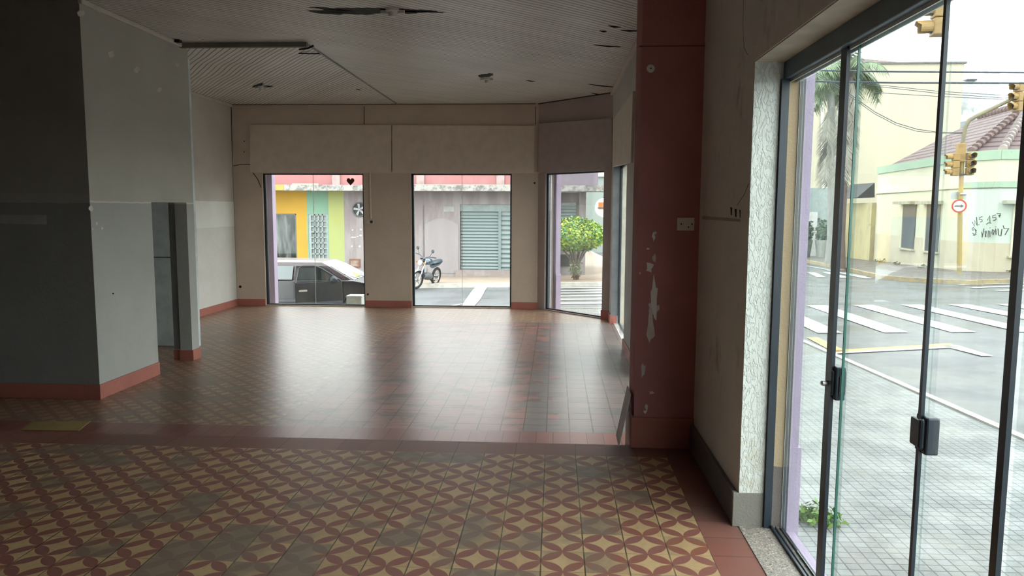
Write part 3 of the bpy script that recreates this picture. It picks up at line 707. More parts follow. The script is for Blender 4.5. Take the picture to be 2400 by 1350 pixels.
_, c = ragged(880, 26, 'damp_stain', 0.50, 0.10, 0.10, 3, ceil_o)
for k, (x, y, rx, le) in enumerate([(800, 30, 0.28, 0.3), (780, 22, 0.2, 0.35), (975, 27, 0.26, 0.2), (765, 31, 0.15, 0.35), (1000, 26, 0.12, 0.3)]):
    ragged(x, y, 'damp_stain', rx, 0.035, le, 10+k, ceil_o)
lampholder(on_z(920, 22, ZC), 'white lamp holder in the middle of the long dark ceiling stain')
ragged(1138, 177, 'torn_hole', 0.10, 0.17, 0.6, 21, ceil_o)
lampholder(on_z(1141, 183, ZC), 'white lamp holder in the torn hole right of centre', 0.8)
ragged(605, 200, 'torn_hole', 0.24, 0.05, -0.9, 22, cl); ragged(622, 203, 'torn_hole', 0.12, 0.08, -0.4, 23, cl)
lampholder(on_z(612, 202, ZC), 'white lamp holder in the torn hole at far left', 0.8)
for k, (x0, y0_, x1, y1_) in enumerate([(1425, 60, 1455, 64), (1405, 72, 1422, 74), (1455, 71, 1500, 72), (1390, 105, 1455, 110), (1378, 197, 1438, 204), (1232, 188, 1254, 191), (1385, 218, 1410, 222), (834, 209, 845, 210)]):
    a, b_ = on_z(x0, y0_, ZC-0.003), on_z(x1, y1_, ZC-0.003)
    tube_on('board_gap', [a, (a+b_)/2+Vector((0, 0.01, 0)), b_], [0.002, 0.012, 0.003], 'darkhole', ceil_o)
MB().box(*sorted((on_z(438, 108, ZC).x-0.02, on_z(438, 108, ZC).x+0.09)), 8.75, 8.82, ZC-0.03, ZC-0.001).build('loose_clip', 'stain', ceil_o)
tube_on('loose_flap', [on_z(702, 116, ZC-0.02), on_z(722, 113, ZC-0.05), on_z(735, 107, ZC-0.02)], 0.012, 'stain', cl)
tube_on('loose_flap', [on_z(700, 125, ZC-0.004), on_z(725, 126, ZC-0.02), on_z(751, 126, ZC-0.004)], 0.008, 'stain', cl)

# ================================================================ OUTSIDE
ALB[0] = 0.6
# purple pilasters on the outside of the shop
def outp(name, boxes, label):
    b = MB()
    for bx in boxes: b.box(*bx)
    return struct(b.build(name, 'purple'), label, 'pilaster')
outp('wall_pilaster', [(1.178, 1.24, NY-0.005, NY+0.5, -0.3, 3.7), (1.178, 1.255, NY-0.012, NY+0.5, -0.3, 0.42)], 'purple outside pilaster beside the glass doors')
struct(MB().prism([(1.178, 0.7, -0.02), (1.235, 0.7, -0.02), (1.235, 3.76, -0.02), (1.178, 3.76, -0.02)], (0, 0, -0.25)).build('trim_8', 'purple'), 'purple outer step edge along the glass doors', 'step')
outp('wall_pilaster', [(-5.95, -5.50, YB+TH, YB+TH+0.18, -0.8, 3.0)], 'purple outside pilaster at the left back window')
pb = MB()
P_ = P3(t0-0.25, TH); Q_ = P3(t0+0.072, TH); pb.slab(P_, Q_, 0.12, -0.9, 3.2); Q2 = P3(t0+0.082, TH); pb.slab(P_, Q2, 0.13, -0.9, 0.4)
struct(pb.build('wall_pilaster', 'purple'), 'purple outside pilaster at the corner window', 'pilaster')
# upper storey shading the openings: the shop's own outside parapet
struct(MB().box(XR+0.0, XR+0.27, -2.65, 12.9, ZC+0.1, ZC+1.2).box(XFL-0.2, A3[0]+0.1, YB, YB+TH, ZC+0.1, ZC+1.2).build('wall_parapet', 'purple'), 'purple outside parapet above the shop', 'parapet')

def grid(name, x0, x1, y0, y1, nx, ny, up, m_, keep=None, parent=None, kind='structure'):
    vs = [(x0+(x1-x0)*i/nx, y0+(y1-y0)*j/ny) for j in range(ny+1) for i in range(nx+1)]
    fs = []
    for j in range(ny):
        for i in range(nx):
            if inside(vs[j*(nx+1)+i][0], vs[j*(nx+1)+i][1]): continue
            q = (j*(nx+1)+i, j*(nx+1)+i+1, (j+1)*(nx+1)+i+1, (j+1)*(nx+1)+i); fs.append(q)
    o = MB().add([(x, y, G(x, y, up)) for x, y in vs], fs).build(name, m_, parent)
    return o
def inside(x, y): return x < 1.05 and y < 14.3
road = struct(grid('floor_street', -40, 90, -12, 110, 130, 122, 0, 'asphalt'), 'wet grey asphalt street and crossing', 'street')
for p_ in road.data.polygons: p_.use_smooth = True

def sheet(name, outline, up, mk, thick=0.14, parent=None, step=0.6):
    """a paved area following the slope: outline polygon (plan), triangulated finely"""
    bm = bmesh.new()
    vs = [bm.verts.new((x, y, 0)) for x, y in outline]
    f_ = bm.faces.new(vs)
    xs = [p[0] for p in outline]; ys = [p[1] for p in outline]
    for ax, lo, hi in ((0, min(xs), max(xs)), (1, min(ys), max(ys))):
        t = math.ceil(lo/step)*step
        while t < hi:
            cvec = (t, 0, 0) if ax == 0 else (0, t, 0); nvec = (1, 0, 0) if ax == 0 else (0, 1, 0)
            bmesh.ops.bisect_plane(bm, geom=bm.verts[:]+bm.edges[:]+bm.faces[:], plane_co=cvec, plane_no=nvec)
            t += step
    bmesh.ops.triangulate(bm, faces=bm.faces[:])
    if thick:
        r = bmesh.ops.extrude_face_region(bm, geom=bm.faces[:])
        for v in [e for e in r['geom'] if isinstance(e, bmesh.types.BMVert)]: v.co.z += 1
        for v in bm.verts: v.co.z = G(v.co.x, v.co.y, up) if v.co.z > 0.5 else G(v.co.x, v.co.y, up-thick)
    else:
        for v in bm.verts: v.co.z = G(v.co.x, v.co.y, up)
    bmesh.ops.recalc_face_normals(bm, faces=bm.faces)
    me = bpy.data.meshes.new(name); bm.to_mesh(me); bm.free(); me.materials.append(M[mk] if isinstance(mk, str) else mk)
    o = bpy.data.objects.new(name, me); C.objects.link(o)
    if parent is not None: o.parent = parent; o.matrix_parent_inverse = parent_world(parent).inverted()
    return o
def arc(cx_, cy_, r, a0, a1, n=8):
    return [(cx_+r*math.cos(math.radians(a0+(a1-a0)*i/n)), cy_+r*math.sin(math.radians(a0+(a1-a0)*i/n))) for i in range(n+1)]
# own pavement
cb = 3.44
own = [(1.1, -12), (cb, -12)] + arc(cb-1.9, 13.35, 1.9, 0, 90) + [(-30, 15.25), (-30, 14.3), (0.0, 14.3), (1.1, 13.0)]
sw1 = struct(sheet('floor_pavement', own, 0.10, 'pavers'), 'wet grey paver pavement outside the glass doors', 'pavement')
kb = [(cb, -12), (cb+0.07, -12)] + arc(cb-1.9, 13.35, 1.97, 0, 90) + [(-30, 15.32), (-30, 15.25)] + arc(cb-1.9, 13.35, 1.9, 90, 0)
struct(sheet('trim_kerb', kb, 0.115, 'curb', 0.3), 'whitewashed kerb along the near pavement', 'kerb')
# far pavement beyond the back street (pink building)
far = [(-30, 23.0), (1.6, 23.0)] + arc(1.6, 24.2, 1.2, -90, 0, 5) + [(2.8, 60), (-30, 60)]
struct(sheet('floor_pavement', far, 0.12, 'walktan', step=1.2), 'tan wet pavement before the striped shops', 'pavement')
kf = [(-30, 22.86), (1.6, 22.86)] + arc(1.6, 24.2, 1.34, -90, 0, 5) + [(2.94, 60), (2.8, 60)] + arc(1.6, 24.2, 1.2, 0, -90, 5) + [(-30, 23.0)]
struct(sheet('trim_kerb', kf, 0.13, 'curb', 0.3, step=1.2), 'pale worn kerb behind the motorcycle', 'kerb')
# pavement across the junction (cream house)
hs = [(12.7, 38.9), (11.75, 31.6), (10.72, 24.9)] + [(10.95, 23.7), (11.55, 22.7), (11.9, 22.2)] + [(13.6, 22.75), (17, 23.0), (45, 22.0), (45, 75), (15.5, 75), (13.3, 46)]
struct(sheet('floor_pavement', hs, 0.12, 'walk', step=1.2), 'brown paver pavement around the cream corner house', 'pavement')
kh = [(12.58, 38.9), (11.63, 31.6), (10.58, 24.9), (10.83, 23.6), (11.45, 22.55), (11.85, 22.02), (13.6, 22.6), (17, 22.85), (17, 23.0), (13.6, 22.75), (11.9, 22.2), (11.55, 22.7), (10.95, 23.7), (10.72, 24.9), (11.75, 31.6), (12.7, 38.9)]
struct(sheet('trim_kerb', kh, 0.13, 'curb_y', 0.3, step=1.2), 'faded yellow kerb below the traffic light pole', 'kerb')

# road paint
def mark(outline, mk, label, nm='road_stripe'):
    o = sheet(nm, outline, 0.012, mk, 0, None, 1.0); struct(o, label, 'road marking'); o['group'] = label; return o
for k in range(7):
    xb, xt = 4.20+1.03*k, 4.47+0.99*k
    mark([(xb, 12.05), (xb+0.38, 12.05), (xt+0.42, 16.45), (xt, 16.45)], 'mark_w', 'white zebra stripe across the street right of the shop', 'floor_marking')
mark([(3.86, 11.55), (4.03, 11.55), (3.95, 10.22), (3.76, 10.14)], 'mark_y', 'short yellow kerb line on the street', 'floor_marking')
mark([(3.78, 10.14), (3.72, 10.28), (5.66, 10.90), (5.60, 10.70)], 'mark_y', 'long yellow line on the street', 'floor_marking')
mark([(3.73, 10.02), (3.70, 10.13), (5.53, 10.70), (5.60, 10.52)], 'mark_w', 'white line beside the long yellow line', 'floor_marking')
mark([(5.42, 10.70), (5.66, 10.72), (5.62, 9.79), (5.48, 9.79)], 'mark_w', 'white return of the parking line', 'floor_marking')
for k, (y0_, y1_) in enumerate([(17.2, 17.62), (18.25, 18.6), (19.2, 19.55), (20.15, 20.5), (21.05, 21.4), (22.1, 22.45)]):
    mark([(-1.0, y0_), (2.6, y0_), (2.6, y1_), (-1.0, y1_)], 'mark_w', 'white zebra stripe outside the corner window', 'floor_marking')
mark([(-2.24, 16.4), (-1.88, 16.4), (-1.90, 17.2), (-1.93, 19.5), (-2.05, 22.8), (-2.42, 22.8), (-2.33, 19.5), (-2.22, 17.2)], 'mark_w', 'broad white stop line outside the right back window', 'floor_marking')
mark([(-3.2, 17.9), (-2.25, 18.5), (-2.28, 18.72), (-3.2, 18.08)], 'mark_w', 'thin slanted white line beside the stop line', 'floor_marking')
for (a, b_) in [((11.6, 21.9), (14.6, 22.55)), ((11.3, 20.75), (14.6, 21.75)), ((11.4, 19.7), (14.6, 20.7)), ((11.8, 18.8), (14.8, 19.6))]:
    mark([a, b_, (b_[0], b_[1]+0.38), (a[0], a[1]+0.34)], 'mark_w', 'white zebra stripe by the traffic light pole', 'floor_marking')
for x, y0_, y1_ in ((10.2, 25.2, 30.5), (9.6, 25.6, 29.2), (9.0, 26.2, 29.0)):
    mark([(x, y0_), (x+0.3, y0_), (x+0.9, y1_), (x+0.6, y1_)], 'mark_w', 'white line near the far kerb', 'floor_marking')
for x, y0_, y1_ in ((11.85, 35, 30),):
    mark([(x-0.45, 36), (x-0.3, 36), (x-1.15, 26.2), (x-1.3, 26.2)], 'mark_w', 'white edge line along the far kerb', 'floor_marking')

# ---------------------------------------------------------------- building across the back street
YF = 27.0
ALB[0] = 0.47
fb = empty('shop_building', (-4.5, YF+4, -0.9))
tag(fb, 'low shop building with yellow, green and mauve painted fronts across the back street', 'building')
def fz(px, py): return on_y(px, py, YF)
def fpart(name, mk, boxes, parent=fb, label=None, bevel=0):
    b = MB()
    for bx in boxes: b.box(*bx)
    o = b.build(name, mk, parent, bevel=bevel)
    if label: o['label'] = label
    return o
ZL0, ZL1 = 2.235, 2.44
yel = plain('yellow_house_paint', (0.85, 0.50, 0.05), 0.8, var=0.1, scale=0.6)
mint = plain('mint_house_paint', (0.33, 0.60, 0.42), 0.8, var=0.1, scale=0.6)
lime = streaked('lime_house_paint', (0.56, 0.66, 0.28), (0.62, 0.62, 0.15), 0.6, 0.4, 0.6, 0.35, 0.6)
mauve = streaked('mauve_house_paint', (0.40, 0.345, 0.355), (0.56, 0.52, 0.51), 0.8, 0.22, 2.2, 0.42, 0.62)
pink = streaked('faded_pink_band', (0.60, 0.26, 0.26), (0.66, 0.38, 0.38), 0.6, 0.5, 1.5)
mauve_b = streaked('mauve_band', (0.36, 0.30, 0.36), (0.46, 0.42, 0.46), 0.6, 0.5, 1.5)
ledgem = streaked('mouldy_concrete', (0.62, 0.60, 0.56), (0.16, 0.17, 0.16), 0.8, 1.0, 5, 0.45, 0.62)
xw = [-14.0, fz(719, 500).x, fz(770, 500).x, fz(806, 500).x, 1.05]
# shop front with hole for window and door: pieces around them
wx0, wx1, wz1 = -11.9, fz(694, 500).x, fz(694, 501).z
fpart('yellow_wall', yel, [(xw[0], wx0, YF, YF+7, -1.4, ZL0), (wx0, wx1, YF, YF+7, wz1, ZL0), (wx0, wx1, YF, YF+7, -1.4, -0.75), (wx1, xw[1], YF, YF+7, -1.4, ZL0)])
dx0, dx1, dz1 = fz(722, 503).x, fz(768, 503).x, fz(740, 502).z
fpart('mint_wall', mint, [(xw[1], dx0, YF, YF+7, -1.4, ZL0), (dx1, xw[2], YF, YF+7, -1.4, ZL0), (dx0, dx1, YF, YF+7, dz1, ZL0)])
fpart('lime_wall', lime, [(xw[2], xw[3], YF, YF+7, -1.4, ZL0)])
sx0, sx1, sz0, sz1 = fz(1078, 500).x, -0.55, fz(1078, 632).z, fz(1100, 479).z
rx0 = fz(1320, 500).x; rx1 = fz(1357, 500).x
fpart('mauve_wall', mauve, [(xw[3], sx0, YF, YF+7, -1.4, ZL0), (sx0, sx1, YF, YF+7, sz1, ZL0), (sx0, sx1, YF, YF+7, -1.4, sz0), (sx1, 0.15, YF, YF+7, -1.4, ZL0), (0.15, rx1, YF+0.25, YF+7, -1.4, ZL0), (rx1, 1.1, YF-0.02, YF+7, -1.4, ZL0)])
fpart('shallow_arch_recess', streaked('grey_filled_arch', (0.50, 0.47, 0.47), (0.60, 0.57, 0.56), 0.5), [], label=None) if False else None
ar = []
ax0, ax1 = fz(995, 525).x, fz(1074, 525).x; azt, az0 = fz(1040, 512).z, fz(1035, 640).z
ar = [(ax0, YF-0.012, az0), (ax1, YF-0.012, az0)] + [(ax1+(ax0-ax1)*i/12, YF-0.012, azt-0.22+0.22*math.sin(PI*i/12)) for i in range(13)]
MB().prism(ar, (0, 0.02, 0)).build('arched_panel', streaked('pale_filled_arch', (0.50, 0.46, 0.47), (0.60, 0.57, 0.57), 0.6, 0.4, 1.2), fb)
fpart('arch_joint', plain('thin_grey_joint', (0.28, 0.26, 0.27), 0.8), [(ax0-0.05, ax0-0.02, YF-0.015, YF, az0, fz(990, 480).z)])
fpart('ledge', ledgem, [(-14, 1.75, YF-0.9, YF+0.2, ZL0, ZL1)])
fpart('yellow_ledge_front', streaked('yellow_mouldy', (0.80, 0.55, 0.12), (0.4, 0.36, 0.25), 0.8, 1.0, 4), [(-14, fz(686, 440).x, YF-0.915, YF-0.9, ZL0+0.01, ZL1)])
fpart('pink_upper_wall', pink, [(-14, fz(1245, 420).x, YF-0.05, YF+7, ZL1, 3.02)])
fpart('mauve_upper_wall', mauve_b, [(fz(1245, 420).x, fz(1402, 420).x, YF-0.05, YF+7, ZL1, 3.02)])
for px in (788, 985, 1172):
    xx = fz(px, 420).x
    fpart('upper_pilaster', plain('pale_pink_pilaster', (0.66, 0.50, 0.48), 0.8), [(xx-0.12, xx+0.16, YF-0.12, YF-0.05, ZL1, 3.02)])
pipe_m = plain('pale_pipe', (0.7, 0.65, 0.5), 0.5)
fpart('ledge_rail', pipe_m, [(fz(700, 430).x, fz(760, 430).x, YF-0.7, YF-0.64, ZL1+0.0, ZL1+0.05)])
fpart('ledge_rail', pipe_m, [(fz(970, 435).x, fz(1200, 432).x, YF-0.3, YF-0.26, ZL1+0.01, ZL1+0.04)])
# shop window, door, fan, meter box, shutters
sw_ = fpart('shop_window', glass('dim_shop_glass', (0.45, 0.52, 0.50), 2.0, haze=0.25), [(wx0, wx1, YF+0.08, YF+0.10, -0.75, wz1)])
fpart('window_frame', plain('grey_frame', (0.25, 0.27, 0.27), 0.5), [(wx1-0.05, wx1, YF+0.04, YF+0.12, -0.75, wz1), (wx0, wx1, YF+0.04, YF+0.12, wz1-0.04, wz1), (wx0, wx0+0.05, YF+0.04, YF+0.12, -0.75, wz1)], sw_)
fpart('shop_interior', plain('dim_interior', (0.30, 0.34, 0.33), 0.8), [(wx0, wx1, YF+0.9, YF+1.0, -1.2, wz1)])
dgl = plain('door_panes', (0.5, 0.54, 0.52), 0.3)
dd = fpart('grid_door', plain('pale_blue_iron', (0.50, 0.62, 0.62), 0.5), [(dx0, dx0+0.10, YF+0.02, YF+0.08, -0.9, dz1), (dx1-0.06, dx1, YF+0.02, YF+0.08, -0.9, dz1), (dx0+0.10, dx1-0.06, YF+0.02, YF+0.08, dz1-0.05, dz1)] +
   [(dx0+0.10, dx1-0.06, YF+0.02, YF+0.08, z-0.02, z+0.02) for z in [dz1-0.05-0.2*i for i in range(1, 11)]] +
   [(x-0.018, x+0.018, YF+0.02, YF+0.08, -0.9, dz1) for x in [dx0+0.10+(dx1-dx0-0.16)*i/4 for i in range(1, 4)]])
fpart('panes', dgl, [(dx0, dx1, YF+0.09, YF+0.12, -0.9, dz1)], dd)
shm = ribbed('roller_shutter', (0.36, 0.47, 0.47), 2, 0.115, (0.14, 0.19, 0.19))
dv = fz(1171, 500).x
sh1 = fpart('roller_shutter', shm, [(sx0+0.02, dv-0.05, YF+0.12, YF+0.16, sz0, sz1-0.25)])
sh2 = fpart('roller_shutter', ribbed('roller_shutter_wide', (0.38, 0.49, 0.49), 2, 0.17, (0.16, 0.2, 0.2), duty=0.15), [(dv+0.05, sx1, YF+0.12, YF+0.16, sz0, sz1-0.25)])
fpart('shutter_box', plain('pale_teal_sheet', (0.42, 0.52, 0.51), 0.5), [(sx0, sx1, YF+0.06, YF+0.14, sz1-0.25, sz1)])
fpart('shutter_post', plain('teal_post', (0.35, 0.45, 0.45), 0.5), [(dv-0.05, dv+0.05, YF+0.05, YF+0.17, sz0, sz1-0.25)])
fpart('step', streaked('flaking_base', (0.48, 0.40, 0.38), (0.62, 0.58, 0.54), 0.8, 1, 3), [(sx0-0.15, sx1+0.1, YF-0.12, YF, -1.1, sz0-0.02)])
fpart('wall_plate', plain('faded_plate', (0.55, 0.56, 0.55), 0.6), [(fz(1040, 485).x, fz(1065, 485).x, YF-0.015, YF, fz(1040, 496).z, fz(1040, 484).z)])
fpart('roller_shutter', shm, [(0.15, rx1-0.1, YF+0.2, YF+0.24, 0.35, fz(1330, 482).z)])
fpart('shutter_box', plain('pale_teal_sheet_2', (0.42, 0.50, 0.48), 0.5), [(0.15, rx1-0.1, YF+0.16, YF+0.25, fz(1330, 482).z, fz(1330, 475).z)])
fpart('low_window', plain('dark_low_window', (0.03, 0.035, 0.04), 0.3), [(fz(1300, 600).x, fz(1336, 600).x, YF+0.18, YF+0.25, fz(1310, 625).z, fz(1310, 597).z)])
fpart('roof', plain('flat_roof', (0.3, 0.28, 0.26), 0.9), [(-14, fz(1402, 420).x, YF, YF+7, 3.02, 3.1)])
# patches on the mauve wall
rr = random.Random(5)
for i, (x, y, rx, ry) in enumerate([(845, 552, 3, 1.5), (838, 554, 2, 1), (826, 539, 1.5, 1.2), (846, 538, 1.5, 2), (825, 577, 1.5, 2), (843, 577, 2, 2), (828, 556, 6, 1)]):
    MB().prism(blob(lambda a, b_: on_y(a, b_, YF-0.004), x, y, rx, ry, 8, 0.3, i), (0, 0.004, 0)).build('white_splash', 'whitep', fb)
# exhaust fan
fc = fz(843, 491)
fe = empty('exhaust_fan', (fc.x, YF, fc.z)); tag(fe, 'round exhaust fan in the mauve wall beyond the left back window', 'fan')
MB().torus((fc.x, YF-0.03, fc.z), (0, 1, 0), 0.25, 0.025, 24, 8).build('fan_ring', plain('grey_ring', (0.2, 0.21, 0.22), 0.5), fe)
MB().lathe((fc.x, YF-0.002, fc.z), (0, -1, 0), [(0, 0.24), (0.004, 0.24)], 24).build('dark_opening', plain('fan_dark', (0.06, 0.065, 0.07), 0.7), fe)
for k in range(5):
    a = 2*PI*k/5+0.5; u_ = Vector((math.cos(a), 0, math.sin(a))); w_ = Vector((-math.sin(a), 0, math.cos(a)))
    c_ = Vector((fc.x, YF-0.035, fc.z))
    MB().prism([c_+u_*0.03-w_*0.03, c_+u_*0.21-w_*0.045, c_+u_*0.22+w_*0.04, c_+u_*0.03+w_*0.03], (0, 0.006, 0)).build('blade', plain('pale_blade', (0.60, 0.62, 0.62), 0.4) if k == 0 else bpy.data.materials['pale_blade'], fe)
MB().lathe((fc.x, YF-0.03, fc.z), (0, -1, 0), [(0, 0.045), (0.03, 0.035)], 12).build('hub', bpy.data.materials['pale_blade'], fe)
mb_ = fz(832, 617)
me_ = MB().box(mb_.x-0.2, mb_.x+0.2, YF-0.04, YF, mb_.z-0.16, mb_.z+0.16).build('meter_box', plain('rusty_box', (0.36, 0.16, 0.10), 0.7), bevel=0.01)
tag(me_, 'rusty square meter box low on the mauve wall', 'meter box')
MB().box(mb_.x-0.14, mb_.x+0.14, YF-0.05, YF-0.035, mb_.z-0.10, mb_.z+0.10).build('door', plain('pale_box_door', (0.55, 0.45, 0.38), 0.7, c2=(0.35, 0.2, 0.14)), me_)

# greenish wall, round sign and haze-pale buildings further up the street beyond the corner window
gb = MB().box(1.9, 14, 60, 66, -3, 4.2).build('street_end_building', streaked('pale_green_wall', (0.50, 0.60, 0.56), (0.66, 0.70, 0.68), 0.6, 0.6, 0.5)); tag(gb, 'pale green building closing the street beyond the corner window', 'building')
MB().box(1.8, 14.1, 59.8, 66.1, 4.2, 4.6).build('roof_edge', 'whitep', gb)
rs = on_y(1411, 487, 26.2)
rse = empty('round_sign', (rs.x+0.1, 26.2, rs.z)); tag(rse, 'round white shop sign with orange mark, seen through the corner window', 'sign')
MB().lathe((rs.x+0.1, 26.2, rs.z), (0, -1, 0), [(-0.04, 0.33), (0.0, 0.35), (0.03, 0.33)], 32).build('sign_face', 'whitep', rse)
MB().box(rs.x-0.13, rs.x+0.35, 26.15, 26.168, rs.z-0.05, rs.z+0.19).build('orange_mark', plain('orange_print', (0.85, 0.28, 0.06), 0.5), rse, bevel=0.05)
MB().box(rs.x-0.16, rs.x+0.36, 26.14, 26.15, rs.z-0.02, rs.z+0.01).build('dark_line', 'black', rse)
MB().box(rs.x+0.08, rs.x+0.12, 26.2, 27.3, rs.z+0.33, rs.z+0.38).build('bracket', 'black', rse)

# ---------------------------------------------------------------- cream corner house
ALB[0] = 0.57
hb = empty('corner_house', (16.5, 31, -0.6)); tag(hb, 'cream single storey corner house with green bands and tiled roof', 'house')
HC = (14.18, 26.45); HL = (15.23, 36.71); HR = (19.8, 25.3)
creamw = plain('cream_house_paint', (0.92, 0.90, 0.68), 0.85, var=0.06, scale=0.5)
creamw2 = plain('pale_mint_house_paint', (0.82, 0.93, 0.80), 0.85, var=0.05, scale=0.5)
dado = plain('sand_dado', (0.82, 0.74, 0.54), 0.85, var=0.08, scale=0.8)
greenb = streaked('pale_green_band', (0.50, 0.68, 0.50), (0.64, 0.74, 0.55), 0.6, 0.5, 2)
HT = 3.67
# the wall turns the corner with a short splay
S0 = (14.27, 27.3); S1 = (14.9, 26.28)
def seg_wall(name, A, B, z0, z1, m_, th=0.3, parent=hb): return MB().slab(A, B, -th, z0, z1).build(name, m_, parent)
hp_ = [HL, S0, S1, HR, (20.5, 36.0)]
MB().prism([(x, y, -1.2) for x, y in hp_], (0, 0, HT+1.2-0.05)).build('walls', creamw, hb)
def hband(name, A, B, z0, z1, m_, out=0.05):
    A, B = Vector(A), Vector(B); d = (B-A).normalized(); n = Vector((d.y, -d.x))
    if n.dot(Vector((0-A.x, 0-A.y))) < 0: n = -n
    q = [A-d*0.02, B+d*0.02, B+d*0.02+n*out, A-d*0.02+n*out]
    return MB().hexa([(p.x, p.y, z0) for p in q], [(p.x, p.y, z1) for p in q]).build(name, m_, hb)
for A, B in ((HL, S0), (S0, S1), (S1, HR)):
    hband('parapet_band', A, B, HT-0.32, HT, greenb, 0.06)
    hband('string_band', A, B, 2.42, 2.62, greenb if A != HL else creamw, 0.05)
    hband('shadow_groove', A, B, 2.39, 2.425, plain('groove', (0.3, 0.33, 0.26), 0.9), 0.03)
    hband('dado', A, B, -1.2, 0.55, dado, 0.012)
hband('pale_wall_panel', S0, S1, 0.55, 2.39, creamw2, 0.006)
hband('pale_wall_panel', S1, HR, 0.55, 2.39, creamw2, 0.006)
def hwin(A, B, pl_, pr_, pt, pbm, hood=True):
    Aa, Bb = Vector(A), Vector(B); d = (Bb-Aa).normalized(); n = Vector((d.y, -d.x))
    if n.dot(-Aa) < 0: n = -n
    a = on_line(pl_, pt, A, B); b_ = on_line(pr_, pt, A, B); z1 = a.z; z0 = on_line(pl_, pbm, A, B).z
    def bx(o0, o1, p0, p1, za, zb, nm, m_, par):
        q = [p0+n*o0, p1+n*o0, p1+n*o1, p0+n*o1]
        return MB().hexa([(p.x, p.y, za) for p in q], [(p.x, p.y, zb) for p in q]).build(nm, m_, par)
    a2, b2 = Vector(a[:2]), Vector(b_[:2]); e = (b2-a2).normalized()
    w = bx(0.005, 0.03, a2, b2, z0, z1, 'window', plain('dark_shutter', (0.05, 0.065, 0.08), 0.5), hb)
    bx(0.0, 0.06, a2-e*0.13, a2, z0-0.02, z1, 'window_side', creamw, w)
    bx(0.0, 0.16, a2-e*0.2, b2+e*0.1, z0-0.06, z0, 'window_ledge', dado, w)
    if hood: bx(0.0, 0.35, a2-e*0.45, b2+e*0.2, z1, z1+0.12, 'window_hood', streaked('mouldy_hood', (0.6, 0.6, 0.48), (0.25, 0.27, 0.2), 0.8, 1, 5), w)
    return w
hwin(HL, S0, 2120, 2149, 479, 581)
hwin(HL, S0, 2176, 2206, 479, 588)
hwin(S1, HR, 2385, 2410, 478, 600)
# tiled hip roof
rm = None
def tile_mat():
    mm, n, l = mat('clay_roof_tiles'); b = NB(mm.node_tree); p = n['Principled BSDF']
    g = n.new('ShaderNodeTexCoord').outputs['UV']; U, V_, _ = b.xyz(g)
    fv = b.m('FRACT', b.m('MULTIPLY', V_, 11)); fu = b.m('FRACT', b.m('MULTIPLY', U, 36))
    ln = b.m('LESS_THAN', fv, 0.28); c = b.mix(b.white(b.comb(b.m('FLOOR', b.m('MULTIPLY', U, 36)), b.m('FLOOR', b.m('MULTIPLY', V_, 11)))), (0.13, 0.085, 0.085), (0.18, 0.125, 0.125))
    c = b.mix(ln, c, (0.03, 0.012, 0.012)); c = b.mix(b.m('MULTIPLY', b.m('LESS_THAN', fu, 0.15), 0.5), c, (0.12, 0.07, 0.07))
    b.put(p.inputs['Base Color'], c); p.inputs['Roughness'].default_value = 0.7
    l.new(b.bump(b.m('ADD', fv, fu), 0.5, 0.05), p.inputs['Normal'])
    return mm
rtile = tile_mat()
def roof_face(name, quad, parent, m_):
    """quad: eave A, eave B, top B, top A; UV runs along the eave and up"""
    me = bpy.data.meshes.new(name); tri = len(quad) == 3
    off = Vector((0, 0, -0.12)); v = [Vector(p) for p in quad]; k = len(v)
    me.from_pydata([tuple(p) for p in v]+[tuple(p+off) for p in v], [], [tuple(range(k)), tuple(range(k, 2*k))[::-1]]+[(i, i+k, (i+1) % k+k, (i+1) % k) for i in range(k)])
    uv = me.uv_layers.new(name='UV'); uvs = [(0, 0), (1, 0), (0.75, 1), (0.25, 1)] if not tri else [(0, 0), (1, 0), (0.5, 1)]
    for pl0 in me.polygons:
        for li in pl0.loop_indices:
            uv.data[li].uv = uvs[me.loops[li].vertex_index % k]
    me.materials.append(m_); o = bpy.data.objects.new(name, me); C.objects.link(o); o.parent = parent
    o.matrix_parent_inverse = parent_world(parent).inverted(); return o
apex = (17.7, 29.6, 5.62); apex2 = (18.2, 34.0, 5.6)
E0 = (14.5, 27.4, HT-0.02); E1 = (15.1, 26.6, HT-0.02); E2 = (20.3, 25.7, HT-0.02); E3 = (15.5, 36.5, HT-0.02); E4 = (20.8, 35.8, HT-0.02)
roof_face('roof_slope', [E3, E0, apex, apex2], hb, rtile)
roof_face('roof_slope', [E0, E1, apex], hb, rtile)
roof_face('roof_slope', [E1, E2, apex], hb, rtile)
roof_face('roof_slope', [E2, E4, apex2, apex], hb, rtile)
roof_face('roof_slope', [E4, E3, apex2], hb, rtile)
for i, (a, b_) in enumerate([(E1, apex), (E2, apex), (E0, apex), (apex, apex2)]):
    a, b_ = Vector(a), Vector(b_); n_ = int((b_-a).length/0.28)
    mbr = MB()
    for k in range(n_):
        p0 = a+(b_-a)*(k/n_); p1 = a+(b_-a)*((k+0.9)/n_)
        mbr.tube([p0+Vector((0, 0, 0.06)), p1+Vector((0, 0, 0.03))], [0.15, 0.10], 8)
    mbr.build('ridge_tiles', plain('pale_ridge_tile_%s' % 'abcd'[i], (0.62, 0.52, 0.50) if i == 0 else (0.30, 0.20, 0.19), 0.7), hb)
